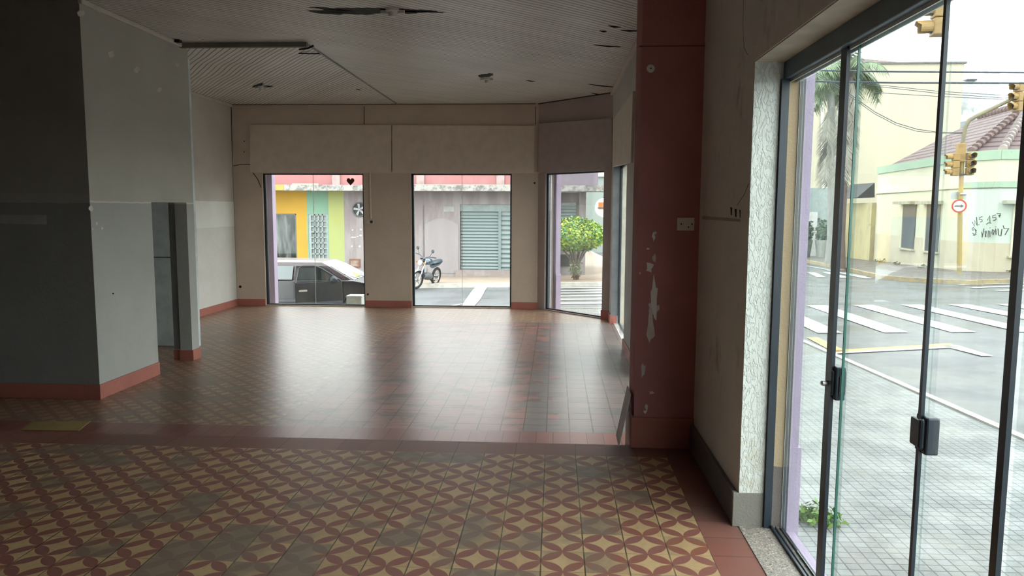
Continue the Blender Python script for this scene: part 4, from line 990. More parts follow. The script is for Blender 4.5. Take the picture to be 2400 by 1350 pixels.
# graffiti strokes on the right face
def gp(x, y): return on_line(2150+x/4.5, 300+y/4.5, S1, HR)
nS = Vector((HR[1]-S1[1], -(HR[0]-S1[0]), 0)).normalized(); 
if nS.dot(Vector((-S1[0], -S1[1], 0))) < 0: nS = -nS
gr = MB()
strokes = [[(578, 990), (600, 1038), (603, 975), (630, 1030), (622, 938)], [(646, 1016), (650, 1022)], [(685, 935), (655, 943), (650, 965), (680, 962), (682, 985), (662, 992)],
 [(735, 975), (762, 925), (765, 1000)], [(725, 1018), (745, 1000), (778, 1003)], [(825, 918), (795, 922), (790, 945), (825, 945), (830, 965), (800, 978)], [(835, 905), (873, 898), (866, 942)], [(850, 925), (880, 918)],
 [(678, 1095), (682, 1155), (702, 1060)], [(713, 1085), (716, 1150)], [(722, 1150), (724, 1085), (746, 1158), (748, 1080)], [(763, 1085), (766, 1150)], [(763, 1050), (766, 1056)], [(792, 1070), (785, 1110), (798, 1130), (810, 1085), (792, 1070)], [(824, 1062), (830, 1125)], [(823, 1038), (826, 1044)],
 [(850, 1060), (857, 1130), (880, 1140), (892, 1065)], [(905, 1028), (912, 1060), (962, 1058), (922, 1128)], [(575, 1060), (590, 1048), (600, 1065), (585, 1082), (575, 1060)], [(580, 1110), (600, 1122), (618, 1105), (610, 1065)], [(612, 1075), (625, 1085)], [(585, 1128), (600, 1132), (622, 1120)]]
for st in strokes:
    gr.tube([gp(*p)+nS*0.012 for p in st], 0.014, 5)
gro = gr.build('graffiti', plain('black_spray_paint', (0.02, 0.02, 0.025), 0.6), hb); gro['label'] = 'black sprayed writing W.S 157 VINICIUS'
# side yard wall with lean-to
yw = MB().slab((15.23, 36.71), (15.85, 42.5), 0.2, -1.3, 2.0).build('yard_wall', streaked('yellow_mouldy_wall', (0.72, 0.62, 0.33), (0.38, 0.36, 0.26), 0.75, 0.5, 1.6))
tag(yw, 'mould stained yellow yard wall beside the cream house', 'wall')
lt = MB().prism([on_line(2009, 463, (15.9, 37.6), (18, 37.6)), on_line(2050, 463, (15.9, 37.6), (18, 37.6)), on_line(2050, 428, (15.9, 37.6), (18, 37.6))], (0, 3, 0)).build('lean_to_roof', plain('dark_sheet_roof', (0.06, 0.07, 0.08), 0.6))
tag(lt, 'dark lean-to roof between yard wall and cream house', 'roof')
# tall cream building
YC = 44.0
def cz(px, py, Y=YC): return on_y(px, py, Y)
cbm = plain('cream_block_paint', (0.80, 0.73, 0.55), 0.85, var=0.03, scale=0.15)
x0c, x1c, ztc = cz(1885, 160).x, cz(2260, 150).x, cz(2150, 150).z
cbld = MB().box(x0c, x1c, YC, YC+14, -2, ztc).build('cream_building', cbm); tag(cbld, 'tall plain cream building behind the corner house', 'building')
MB().box(x0c-0.1, x1c+0.1, YC-0.1, YC+14.1, ztc, ztc+0.10).build('coping', plain('dark_coping', (0.25, 0.24, 0.22), 0.8), cbld)
rz = ztc+0.1
roof_face('roof_slope', [(cz(2045, 150).x, YC+0.6, rz-0.2), (x1c-0.2, YC+0.6, rz-0.2), (cz(2110, 150).x, YC+6, rz+1.4), (cz(2065, 150).x, YC+6, rz+1.4)], cbld, rtile)
gz0 = cz(1910, 612).z
MB().box(x0c, cz(1975, 500).x, YC-0.25, YC, -2, cz(1900, 441).z).build('grey_ground_floor', plain('blue_grey_front', (0.42, 0.50, 0.49), 0.8), cbld)
gtz = cz(1910, 497).z
MB().box(cz(1893, 500).x, cz(1912, 500).x, YC-0.32, YC-0.25, -1.4, gtz).build('gate', plain('white_gate', (0.85, 0.87, 0.85), 0.5), cbld)
for px in (1930,):
    MB().tube([cz(px, 560, YC-0.1), cz(px-4, 165, YC-0.1)], 0.09, 8).build('down_pipe', 'whitep', cbld)
for i, (px, py) in enumerate([(1915, 516), (1931, 521), (1914, 532)]):
    p_ = cz(px, py, YC-0.3); MB().box(p_.x-0.15, p_.x+0.15, YC-0.3, YC-0.25, p_.z-0.12, p_.z+0.12).build('meter', 'black', cbld)
# half ruined tower and far tower
YR = 62.0
rt = MB().box(cz(2255, 240, YR).x, cz(2300, 240, YR).x, YR, YR+5, -2, cz(2280, 190, YR).z).build('ruined_block', streaked('peeling_white_render', (0.80, 0.84, 0.82), (0.36, 0.38, 0.38), 0.8, 0.7, 0.7, 0.5, 0.65))
tag(rt, 'peeling white and grey block between the cream building and the pale tower', 'building')
MB().box(cz(2250, 240, YR).x, cz(2269, 240, YR).x, YR-2, YR-0.1, -2, cz(2262, 287, YR).z).build('grey_annex', plain('grey_annex', (0.38, 0.44, 0.46), 0.8), rt)
MB().box(cz(2258, 240, YR).x, cz(2282, 240, YR).x, YR-0.3, YR+5.2, cz(2280, 190, YR).z, cz(2280, 188, YR).z+0.05).build('roof_edge', 'black', rt)
YT = 150.0
tw = MB().box(cz(2299, 60, YT).x, cz(2352, 60, YT).x, YT, YT+12, -8, cz(2320, 52, YT).z).build('tower_block', plain('hazed_tower_render', (0.86, 0.93, 0.93), 0.8, var=0.03)); tag(tw, 'very tall pale tower block in the far distance', 'building')  # distance haze painted into the pale tower, shaft and window colours
tx0, tx1 = cz(2320, 60, YT).x, cz(2338, 60, YT).x
MB().box(tx0, tx1, YT-0.6, YT, -8, cz(2320, 46, YT).z).build('stair_shaft', plain('hazed_shaft', (0.78, 0.88, 0.89), 0.8), tw)
twm = plain('hazed_tower_window', (0.62, 0.74, 0.76), 0.4)
for k in range(18):
    z = cz(2320, 60, YT).z-1.4*k*1.25
    MB().box(tx1-0.6, tx1+0.5, YT-0.7, YT-0.6, z-0.35, z).build('window', twm, tw)

# ---------------------------------------------------------------- traffic lights
amb = plain('amber_signal_paint', (0.50, 0.30, 0.085), 0.5, var=0.15)
yelp = plain('yellow_pole_paint', (0.55, 0.40, 0.09), 0.5, c2=(0.42, 0.32, 0.16), scale=2)
dlens = plain('dark_lens', (0.03, 0.04, 0.06), 0.25)
def signal_head(name, loc, face, label, s=0.24, bar=True):
    """three-lens head; face = plan direction the lenses look to"""
    e = empty(name, loc); tag(e, label, 'traffic light', 'traffic lights')
    fx = Vector((face[0], face[1], 0)).normalized(); sd = Vector((-fx.y, fx.x, 0)); L = Vector(loc)
    for k in range(3):
        c_ = L+Vector((0, 0, (1-k)*s))
        q = [c_-fx*0.10-sd*s*0.46, c_+fx*0.10-sd*s*0.46, c_+fx*0.10+sd*s*0.46, c_-fx*0.10+sd*s*0.46]
        hsg = MB().hexa([p-Vector((0, 0, s*0.48)) for p in q], [p+Vector((0, 0, s*0.48)) for p in q]).build('housing', amb, e, bevel=0.02)
        MB().lathe(c_+fx*0.10, fx, [(0, s*0.36), (0.02, s*0.3), (0.03, 0.01)], 16).build('lens', dlens, hsg)
        # visor: open tube with the underside cut away
        n_ = 14; vs = []; up = Vector((0, 0, 1))
        for j in range(n_+1):
            a = math.radians(-40+260*j/n_); d_ = sd*math.cos(a)+up*math.sin(a)
            ln = 0.22 if 20 < math.degrees(a) < 160 else 0.17
            vs += [c_+fx*0.10+d_*s*0.41, c_+fx*(0.10+ln)+d_*s*0.41, c_+fx*(0.10+ln)+d_*s*0.38, c_+fx*0.10+d_*s*0.38]
        fs = []
        for j in range(n_):
            o_ = j*4
            for (p, q2) in ((0, 1), (1, 2), (2, 3), (3, 0)): fs.append((o_+p, o_+q2, o_+4+q2, o_+4+p))
        MB().add(vs, fs).build('visor', amb, hsg)
    return e
pg = Vector((13.15, 25.08, G(13.15, 25.08, 0.12)))
pe = empty('signal_pole', pg); tag(pe, 'yellow traffic light pole with a curved arm on the far corner', 'pole')
def at25(px, py, Y=25.08): return on_y(px, py, Y)
topP = at25(2256, 335)
MB().tube([pg, (at25(2250, 500)), topP], [0.075, 0.072, 0.068], 14).build('pole', yelp, pe, smooth=True)
MB().tube([topP, at25(2262, 300), at25(2270, 283), at25(2283, 275), at25(2362, 237), at25(2412, 214)], [0.065, 0.065, 0.065, 0.065, 0.06, 0.055], 12).build('arm', plain('tarnished_arm', (0.30, 0.25, 0.12), 0.5, c2=(0.22, 0.19, 0.15)), pe, smooth=True)
cc = at25(2252, 355)
MB().box(cc.x-0.14, cc.x+0.1, 24.95, 25.15, at25(2252, 380).z, at25(2252, 337).z).build('control_box', amb, pe, bevel=0.02)
MB().box(cc.x-0.3, cc.x+0.35, 25.0, 25.06, at25(2252, 411).z, at25(2252, 408).z).build('bracket', 'black', pe)
MB().tube([at25(2254, 455)+Vector((-0.09, -0.05, 0)), at25(2254, 455)+Vector((0.09, -0.05, 0))], 0.05, 8).build('clamp', 'steel', pe)
hz_ = at25(2240, 385)
signal_head('traffic_light', (at25(2236, 385).x, 25.0, at25(2236, 386).z), (-1, 0.1), 'amber traffic light turned left, on the far corner pole')
signal_head('traffic_light', (at25(2270, 385).x, 25.0, at25(2268, 384).z), (-0.12, -1), 'amber traffic light with dark lenses turned right, on the far corner pole')
signal_head('traffic_light', (at25(2383, 230).x, 25.0, at25(2383, 228).z), (-1, -0.3), 'traffic light hung from the curved arm at the right edge', s=0.30)
signal_head('traffic_light', (on_y(2203, 20, 12.0).x, 12.0, on_y(2203, 22, 12.0).z), (-1, 0.12), 'amber traffic light hanging at the top edge, cut by the door frame', s=0.262)
hp2 = on_y(2203, 20, 12.0)
pe2 = empty('signal_pole', (10.9, 11.0, G(10.9, 11.0))); tag(pe2, 'mast arm holding the traffic light at the top edge', 'pole')
MB().tube([(10.9, 11.0, G(10.9, 11.0)), (10.9, 11.0, 5.2), (10.4, 11.2, 5.65), (hp2.x, 12.05, 5.75), (hp2.x-0.3, 12.1, 5.75)], 0.06, 12).build('mast_arm', yelp, pe2, smooth=True)
MB().tube([(hp2.x, 12.02, 5.75), (hp2.x, 12.02, hp2.z+0.38)], 0.03, 8).build('hanger', 'black', pe2)
# arrow sign
sc_ = on_y(2248, 483, 24.95)
se = empty('arrow_sign', (sc_.x, 24.95, sc_.z)); tag(se, 'round red ringed sign with a black arrow pointing right', 'sign')
sf = Vector((-0.55, -1, 0)).normalized()
MB().lathe(sc_, sf, [(-0.01, 0.215), (0.008, 0.215)], 36).build('red_ring', plain('sign_red', (0.62, 0.04, 0.03), 0.4), se)
MB().lathe(sc_, sf, [(0.008, 0.165), (0.012, 0.165)], 36).build('white_face', plain('sign_white', (0.85, 0.87, 0.87), 0.4), se)
sr = Vector((0, 0, 1)).cross(sf).normalized()
if sr.x < 0: sr = -sr
def spt(a, b_): return sc_+sf*0.0125+sr*a+Vector((0, 0, b_))
MB().prism([spt(-0.13, -0.02), spt(0.05, -0.02), spt(0.05, -0.055), spt(0.13, 0), spt(0.05, 0.055), spt(0.05, 0.02), spt(-0.13, 0.02)], sf*0.003).build('arrow', 'black', se)
bp = on_y(2247, 458, 25.2)
bs = MB().box(bp.x-0.26, bp.x+0.24, 25.18, 25.2, bp.z-0.13, bp.z+0.12).build('blank_plate', plain('pale_plate_back', (0.72, 0.80, 0.80), 0.4)); tag(bs, 'blank pale rectangular plate on the pole above the arrow sign', 'sign')

# ---------------------------------------------------------------- cables
def cable(pts, r, label, grp='overhead cables', Y=20.0):
    v = [on_y(x, y, Y) for x, y in pts]
    o = MB().tube(v, r, 6).build('overhead_cable', 'black'); tag(o, label, 'cable', grp); return o
cable([(1500, 172), (1910, 165), (2100, 168), (2400, 170), (2800, 174)], 0.022, 'upper thick overhead cable across the view of the street')
cable([(1500, 184), (1910, 191), (2100, 194), (2400, 195), (2800, 196)], 0.022, 'lower thick overhead cable across the view of the street')
cable([(1990, 189), (2060, 199), (2200, 214), (2330, 222), (2600, 234)], 0.010, 'thin overhead cable sloping down to the right, upper of three', Y=27)
cable([(2000, 193), (2060, 203), (2200, 219), (2330, 228), (2600, 240)], 0.010, 'thin overhead cable sloping down to the right, middle of three', Y=27)
cable([(2040, 216), (2100, 220), (2200, 226), (2330, 232), (2600, 242)], 0.010, 'thin overhead cable sloping down to the right, lowest of three', Y=27)
sag = [(1500, -60), (1760, 80), (1930, 180), (1985, 215), (2012, 235), (2050, 262), (2100, 288), (2150, 303), (2200, 310), (2259, 311)]
cable(sag, 0.011, 'sagging cable before the cream building, upper of the pair', Y=25.08)
cable([(x, y+5-3*(x > 2150)) for x, y in sag], 0.009, 'sagging cable before the cream building, lower of the pair', Y=25.1)

# ---------------------------------------------------------------- plants
def leaf_cloud(name, mk, c_, rad, n_, size, parent, seed=0, shell=0.55, flat=0.0, yscale=1.0):
    rr = random.Random(seed); mb = MB(); c_ = Vector(c_)
    for i in range(n_):
        d = Vector((rr.gauss(0, 1), rr.gauss(0, 1), rr.gauss(0, 1))).normalized()
        k = shell+(1-shell)*rr.random()**0.5
        p = c_+Vector((d.x*rad[0]*k, d.y*rad[1]*k, (d.z if d.z > 0 else d.z*(1-flat))*rad[2]*k))
        u = Vector((rr.gauss(0, 1), rr.gauss(0, 1), rr.gauss(0, 0.6))).normalized(); w = u.cross(d+Vector((0.01, 0.3, 0.02))).normalized()
        s = size*(0.6+0.8*rr.random())
        mb.add([p, p+u*s*0.5+w*s*0.3, p+u*s, p+u*s*0.5-w*s*0.3], [(0, 1, 2, 3)])
    return mb.build(name, mk, parent)
tb = on_z(1346, 657, -0.55); TX, TY = 0.70, 24.3; TZ = G(TX, TY, 0.12)
te = empty('topiary_tree', (TX, TY, TZ)); tag(te, 'clipped mushroom shaped bush tree outside the corner window', 'tree')
hgt = (on_y(1350, 509, TY).z-TZ)
cr_c = (TX-0.06, TY, TZ+hgt*0.69)
leaf_cloud('foliage', leafmat('topiary_leaf', (0.20, 0.45, 0.05), (0.75, 0.85, 0.06), (0.10, 0.38, 0.15)), cr_c, (0.93, 0.9, hgt*0.31), 6500, 0.10, te, 3, 0.72, 0.25)
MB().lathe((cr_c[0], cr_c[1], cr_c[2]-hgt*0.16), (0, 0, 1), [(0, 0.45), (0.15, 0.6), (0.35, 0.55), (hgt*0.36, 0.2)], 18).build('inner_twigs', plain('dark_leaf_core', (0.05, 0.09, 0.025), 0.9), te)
tr = MB(); rr = random.Random(8)
for k in range(11):
    a = 2*PI*k/11; r1 = 0.25+0.35*rr.random()
    b0 = Vector((TX+0.05*math.cos(a), TY+0.05*math.sin(a), TZ+0.02)); b1 = b0+Vector((0.04*math.cos(a), 0.04*math.sin(a), hgt*0.25))
    b2 = Vector((TX+r1*0.55*math.cos(a), TY+r1*0.5*math.sin(a), TZ+hgt*0.42)); b3 = Vector((TX+r1*1.1*math.cos(a), TY+r1*math.sin(a), TZ+hgt*0.6))
    tr.tube([b0, b1, b2, b3], [0.05, 0.04, 0.025, 0.015], 6)
tr.build('trunk', plain('grey_brown_bark', (0.16, 0.12, 0.10), 0.9), te, smooth=True)
leaf_cloud('ivy', leafmat('ivy_leaf', (0.20, 0.32, 0.14), (0.34, 0.42, 0.2)), (TX-0.02, TY, TZ+hgt*0.2), (0.20, 0.2, hgt*0.2), 380, 0.07, te, 9, 0.6)

def palm(base, height, lean, label, seed, bark, nf=26, fl=2.6, dead=10):
    rr = random.Random(seed); B = Vector(base); e = empty('palm_tree', B); tag(e, label, 'tree', 'shaggy palms')
    top = B+Vector((lean, 0, height)); pts = [B, B+Vector((lean*0.1, 0, height*0.15)), B+Vector((lean*0.5, 0, height*0.55)), top]
    MB().tube(pts, [0.30, 0.20, 0.17, 0.15], 12).build('trunk', bark, e, smooth=True)
    green = MB(); dry = MB()
    for i in range(nf+dead):
        isdead = i >= nf; mb = dry if isdead else green
        a = rr.uniform(0, 2*PI); el = rr.uniform(0.1, 1.2) if not isdead else rr.uniform(-1.1, -0.5)
        L = fl*(rr.uniform(0.8, 1.1) if not isdead else rr.uniform(0.8, 1.25)); st = top-Vector((0, 0, rr.uniform(0, 0.4) if not isdead else rr.uniform(0.3, height*0.42)))
        prev = st; d = Vector((math.cos(a)*math.cos(el), math.sin(a)*math.cos(el), math.sin(el))); N = 12; spine = [st]
        for k in range(N):
            d = (d+Vector((0, 0, -0.17 if not isdead else -0.3))).normalized(); prev = prev+d*L/N*(1 if not isdead else 0.7); spine.append(prev)
        mb.tube(spine, [0.03]*4+[0.018]*(N-3), 4)
        for k in range(1, N+1):
            dd_ = (spine[k]-spine[k-1]).normalized(); side = dd_.cross(Vector((0, 0, 1))); side = side.normalized() if side.length > 0.05 else Vector((1, 0, 0))
            for sgn in (-1, 1):
                for h in range(3):
                    p0 = spine[k-1]+(spine[k]-spine[k-1])*(h/3); ll = 0.55*math.sin(PI*(k+0.5)/(N+2))+0.12
                    t = p0+side*sgn*ll*0.7+Vector((0, 0, -ll*rr.uniform(0.45, 0.95)))+dd_*ll*0.3
                    w = dd_*0.028
                    mb.add([p0-w, p0+w, t], [(0, 1, 2)])
    green.build('fronds', leafmat('palm_leaf_%d' % seed, (0.19, 0.29, 0.15), (0.33, 0.42, 0.23)), e)
    dry.build('dry_fronds', leafmat('dry_palm_leaf_%d' % seed, (0.30, 0.28, 0.22), (0.46, 0.43, 0.35)), e)
    return e
YP = 30.0
pb1 = on_y(1964, 618, YP)
ptop = on_y(1992, 150, YP)
zb = G(pb1.x, YP, 0.10)
palm((pb1.x, YP, zb), ptop.z-zb, ptop.x-pb1.x, 'tall shaggy palm with a brown trunk, nearest the yard wall', 11, plain('brown_palm_bark', (0.20, 0.14, 0.12), 0.9, c2=(0.12, 0.09, 0.08)), 26, 1.9, 24)
pb2 = on_y(1949, 618, YP+3.6); ptop2 = on_y(1948, 200, YP+3.6); zb2 = G(pb2.x, YP+3.6, 0.10)
palm((pb2.x, YP+3.6, zb2), ptop2.z-zb2, ptop2.x-pb2.x, 'shorter palm with a grey trunk behind the tall one', 12, plain('grey_palm_bark', (0.42, 0.42, 0.40), 0.9), 22, 1.5, 16)
for i, (px, lab, r_) in enumerate([(1886, 'wide leafy potted shrub by the white gate', 0.42), (1925, 'leafy shrub in a tall pale planter by the white gate', 0.36)]):
    b_ = on_y(px, 600, 41.5); e = empty('potted_shrub', (b_.x, 41.5, G(b_.x, 41.5, 0.1))); tag(e, lab, 'plant'); z_ = G(b_.x, 41.5, 0.1)
    MB().lathe((b_.x, 41.5, z_), (0, 0, 1), [(0, 0.25), (0.9, 0.38), (0.95, 0.38)], 14).build('pot', plain('pale_pot_%d' % i, (0.6, 0.64, 0.6) if i else (0.2, 0.25, 0.22), 0.8), e)
    leaf_cloud('foliage', leafmat('shrub_leaf_%d' % i, (0.07, 0.16, 0.09), (0.16, 0.28, 0.16)), (b_.x, 41.5, z_+1.35), (r_*0.8, r_*0.8, 0.7), 500, 0.2, e, 30+i, 0.3)
# weeds at the foot of the outside pilaster
wx, wy = 1.43, 3.97; wz = G(wx, wy, 0.10)
we = leaf_cloud('weed_tuft', leafmat('weed_leaf', (0.06, 0.20, 0.03), (0.30, 0.55, 0.08)), (wx, wy, wz+0.02), (0.13, 0.11, 0.07), 320, 0.035, None, 4, 0.1)
tag(we, 'small bright green weed on the pavement at the foot of the glass doors', 'weed')
wg = []
for x, y, r_, s_ in ((2055, 603, 0.3, 1), (2130, 0, 0, 0)):
    pass
for i, (x, y, s_) in enumerate([(14.1, 29.4, 0.14), (14.75, 34.6, 0.22), (14.4, 32.2, 0.12), (15.3, 25.85, 0.1)]):
    o = leaf_cloud('weed_tuft', 'purple', (x-0.12, y-0.1, G(x, y, 0.16)), (s_, s_*2, s_*0.6), 40, 0.1, None, 50+i, 0.1)
    o.data.materials[0] = leafmat('dry_weed_%d' % i, (0.25, 0.24, 0.08), (0.16, 0.2, 0.08))
    tag(o, ['weeds under the second window of the cream house', 'weeds where the yard wall meets the cream house', 'weeds under the first window of the cream house', 'weeds at the foot of the wall with the black writing'][i], 'weed')

# ---------------------------------------------------------------- cars
def make_car(loc, rz, paint, label, door_open=True, s=1.0, rust_roof=False):
    root = empty('car', (0, 0, 0)); tag(root, label, 'car')
    W = 0.80
    def arcp(cx_, r, a0, a1, n=9): return [(cx_+r*math.cos(math.radians(a0+(a1-a0)*i/n)), 0.30+r*math.sin(math.radians(a0+(a1-a0)*i/n))) for i in range(n+1)]
    prof = [(-2.08, 0.35), (-1.58, 0.22)] + arcp(-1.22, 0.345, 188, -8) + [(-0.8, 0.20), (0.9, 0.20)] + arcp(1.30, 0.345, 188, -8) + [(1.70, 0.22), (2.02, 0.26), (2.08, 0.42), (2.05, 0.58), (1.98, 0.68), (1.75, 0.86), (1.20, 0.95), (-2.08, 0.93), (-2.14, 0.6)]
    body = MB().prism([(x, -W, z) for x, z in prof], (0, 2*W, 0)).build('body', paint, root, bevel=0.05, seg=3)
    body.rotation_euler = (0, 0, 0)
    # greenhouse
    zb_, zt = 0.90, 1.36
    rows = [(zb_, 0.78, -2.08, 1.25), (zb_+0.12, 0.755, -2.04, 1.05), (1.25, 0.66, -1.93, 0.62), (1.33, 0.60, -1.85, 0.44), (zt, 0.42, -1.6, 0.15)]
    vs = []; fs = []
    for (z, w, xr, xf) in rows: vs += [(xr, -w, z), (xf, -w*0.93, z), (xf, w*0.93, z), (xr, w, z)]
    for i in range(len(rows)-1):
        for k in range(4): fs.append((i*4+k, i*4+(k+1) % 4, (i+1)*4+(k+1) % 4, (i+1)*4+k))
    fs.append(tuple(range((len(rows)-1)*4, len(rows)*4)))
    roofm = plain('dull_roof_paint', (0.10, 0.07, 0.075), 0.3, coat=0.3) if rust_roof else paint
    gh = MB().add(vs, fs).build('roof', roofm, root, bevel=0.02, seg=3)
    dg = plain('car_glass', (0.14, 0.19, 0.20), 0.06, spec=0.9, var=0) if 'car_glass' not in bpy.data.materials else bpy.data.materials['car_glass']
    def sidepl(x, z, sgn=-1, off=0.012):
        t = (z-(zb_+0.12))/(1.25-zb_-0.12); w = 0.757+(0.66-0.757)*t
        fx_ = 1-(0.07*max(0, (x+0.2)/1.2)); return (x, sgn*(w*fx_+off), z)
    for sgn in (-1, 1):
        for nm, q in (('rear_side_window', [(-1.78, 0.955), (-0.98, 0.955), (-0.98, 1.24), (-1.66, 1.24)]), ('rear_door_window', [(-0.92, 0.955), (-0.16, 0.955), (-0.16, 1.25), (-0.92, 1.25)])):
            MB().prism([sidepl(x, z, sgn) for x, z in q], (0, -sgn*0.01, 0)).build(nm, dg, root)
        q = [(-0.10, 0.955), (0.93, 0.94), (0.60, 1.20), (0.45, 1.25), (-0.10, 1.25)]
        MB().prism([sidepl(x, z, sgn) for x, z in q], (0, -sgn*0.01, 0)).build('front_door_window', plain('dark_interior', (0.015, 0.017, 0.02), 0.8) if (door_open and sgn < 0) else dg, root)
        MB().box(-2.02, 0.95, sgn*0.815-0.012, sgn*0.815+0.012, 0.47, 0.52).build('side_moulding', plain('grey_moulding', (0.14, 0.16, 0.18), 0.35), root)
    # windscreen
    def wp(y, z):
        t = (z-1.02)/(1.25-1.02); xf = 1.05+(0.62-1.05)*t; return (xf+0.012, y, z+0.006)
    MB().prism([wp(-0.66, 0.95), wp(0.66, 0.95), wp(0.57, 1.24), wp(-0.57, 1.24)], (-0.01, 0, -0.01)).build('windscreen', bpy.data.materials.get('windscreen_painted_sky') or plain('windscreen_painted_sky', (0.45, 0.56, 0.58), 0.1, spec=0.9, var=0.1), root)  # pale blue base painted in for the sky's reflection
    MB().prism([(-2.075, -0.6, 0.98), (-2.075, 0.6, 0.98), (-1.96, 0.55, 1.22), (-1.96, -0.55, 1.22)], (0.01, 0, 0)).build('rear_window', dg, root)
    for y in (-0.35, 0.2):
        MB().tube([(1.20, y, 0.955), (0.96, y-0.3, 1.075)], 0.008, 5).build('wiper', 'black', root)
    for sgn in (-1, 1):
        for x in (-1.22, 1.30):
            w = MB().lathe((x, sgn*0.60, 0.30), (0, sgn, 0), [(0, 0.28), (0.02, 0.30), (0.17, 0.30), (0.19, 0.27)], 28).build('wheel', plain('tyre', (0.02, 0.02, 0.022), 0.8) if 'tyre' not in bpy.data.materials else bpy.data.materials['tyre'], root, smooth=True)
            MB().lathe((x, sgn*0.785, 0.30), (0, sgn, 0), [(0, 0.20), (0.012, 0.185), (0.02, 0.06), (0.03, 0.05)], 20).build('hubcap', plain('pale_rim', (0.5, 0.52, 0.52), 0.4) if 'pale_rim' not in bpy.data.materials else bpy.data.materials['pale_rim'], w)
        MB().box(1.99, 2.065, sgn*0.55-0.18, sgn*0.55+0.18, 0.56, 0.69).build('headlamp', plain('lamp_glass', (0.7, 0.75, 0.78), 0.1) if 'lamp_glass' not in bpy.data.materials else bpy.data.materials['lamp_glass'], root, bevel=0.02)
        MB().box(-2.13, -2.07, sgn*0.68-0.10, sgn*0.68+0.10, 0.62, 0.90).build('tail_lamp', plain('red_lamp', (0.35, 0.02, 0.02), 0.2), root, bevel=0.02)
    MB().box(2.0, 2.13, -0.78, 0.78, 0.33, 0.50).build('bumper', 'black', root, bevel=0.03)
    if door_open:
        dl = 1.02; H = Vector((0.98, -0.80, 0)); ang = math.radians(28)
        dv_ = Vector((-math.cos(ang), -math.sin(ang), 0)); dn = Vector((math.sin(ang), -math.cos(ang), 0))
        def dp(a, z, o=0.0): p_ = H+dv_*a+dn*o; lean = max(0, z-0.9)*0.30; return (p_.x-dn.x*lean, p_.y-dn.y*lean, z)
        out = [(0.0, 0.24), (dl, 0.24), (dl+0.02, 0.9), (dl-0.05, 1.22), (dl-0.14, 1.30), (0.55, 1.29), (0.42, 1.24), (0.02, 0.94)]
        inn = [(0.20, 0.965), (dl-0.06, 0.955), (dl-0.12, 1.20), (dl-0.17, 1.25), (0.58, 1.245), (0.47, 1.20)]
        dbody = MB().prism([dp(a, z, 0.05) for a, z in [(0, 0.24), (dl, 0.24), (dl+0.02, 0.93), (0.02, 0.94)]], dn*-0.06).build('open_door', paint, root, bevel=0.012)
        fr = MB()
        path = [(0.02, 0.93), (0.44, 1.22), (0.56, 1.27), (dl-0.16, 1.275), (dl-0.08, 1.22), (dl, 0.93)]
        fr.tube([dp(a, z, 0.02) for a, z in path], 0.022, 6).build('window_frame', paint, dbody)
        MB().prism([dp(a, z, 0.015) for a, z in [(0.10, 0.94), (dl-0.02, 0.94), (dl-0.10, 1.22), (dl-0.17, 1.26), (0.56, 1.26), (0.46, 1.21)]], dn*-0.006).build('window_glass', glass('door_window_glass', (0.55, 0.62, 0.62), 3.0), dbody)
        MB().prism([dp(a, z, 0.075) for a, z in [(0.03, 0.46), (dl-0.02, 0.46), (dl-0.02, 0.51), (0.03, 0.51)]], dn*-0.03).build('side_moulding', bpy.data.materials['grey_moulding'], dbody)
        MB().prism([dp(a, z, 0.085) for a, z in [(dl-0.24, 0.74), (dl-0.06, 0.74), (dl-0.06, 0.785), (dl-0.24, 0.785)]], dn*-0.035).build('door_handle', plain('chrome', (0.85, 0.85, 0.85), 0.12, metal=1.0), dbody, bevel=0.008)
        mp = Vector(dp(0.22, 0.98, 0.10)); 
        MB().lathe(mp, dn, [(-0.02, 0.04), (0.03, 0.085), (0.06, 0.085), (0.10, 0.04)], 14).build('door_mirror', 'black', dbody)
    root.location = loc; root.rotation_euler = (0, 0, rz)
    return root
cpaint = plain('black_car_paint', (0.010, 0.013, 0.018), 0.3, var=0.05, coat=0.35)
CXX, CYY = -5.62, 16.95
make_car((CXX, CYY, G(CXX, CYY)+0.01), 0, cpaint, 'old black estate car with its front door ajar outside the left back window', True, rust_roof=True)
# parking ticket under the wiper
tk = MB().prism([(CXX+1.10, CYY-0.30, G(CXX, CYY)+0.985), (CXX+1.16, CYY-0.02, G(CXX, CYY)+0.985), (CXX+0.97, CYY+0.02, G(CXX, CYY)+1.06), (CXX+0.93, CYY-0.24, G(CXX, CYY)+1.06)], (0.02, 0, 0.02)).build('paper_slip', plain('lime_paper', (0.62, 0.85, 0.10), 0.7))
tag(tk, 'lime yellow paper under the wiper of the black car', 'paper')
cx2, cy2 = 17.5, 21.7
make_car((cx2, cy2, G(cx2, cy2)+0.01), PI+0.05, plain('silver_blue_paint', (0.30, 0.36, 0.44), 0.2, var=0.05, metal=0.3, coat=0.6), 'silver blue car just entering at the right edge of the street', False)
# white foam box on the pavement under the window
fxp = on_y(835, 705, 14.75)
fo = MB().box(fxp.x-0.145, fxp.x+0.16, 14.55, 14.85, G(-3.9, 14.7, 0.10), on_y(835, 693, 14.55).z).build('foam_box', plain('white_foam', (0.72, 0.78, 0.72), 0.8), bevel=0.015)
tag(fo, 'pale foam box on the pavement under the left back window', 'box')
MB().box(fxp.x-0.152, fxp.x+0.167, 14.54, 14.86, on_y(835, 693, 14.55).z-0.04, on_y(835, 693, 14.55).z-0.002).build('lid', bpy.data.materials['white_foam'], fo, bevel=0.01)

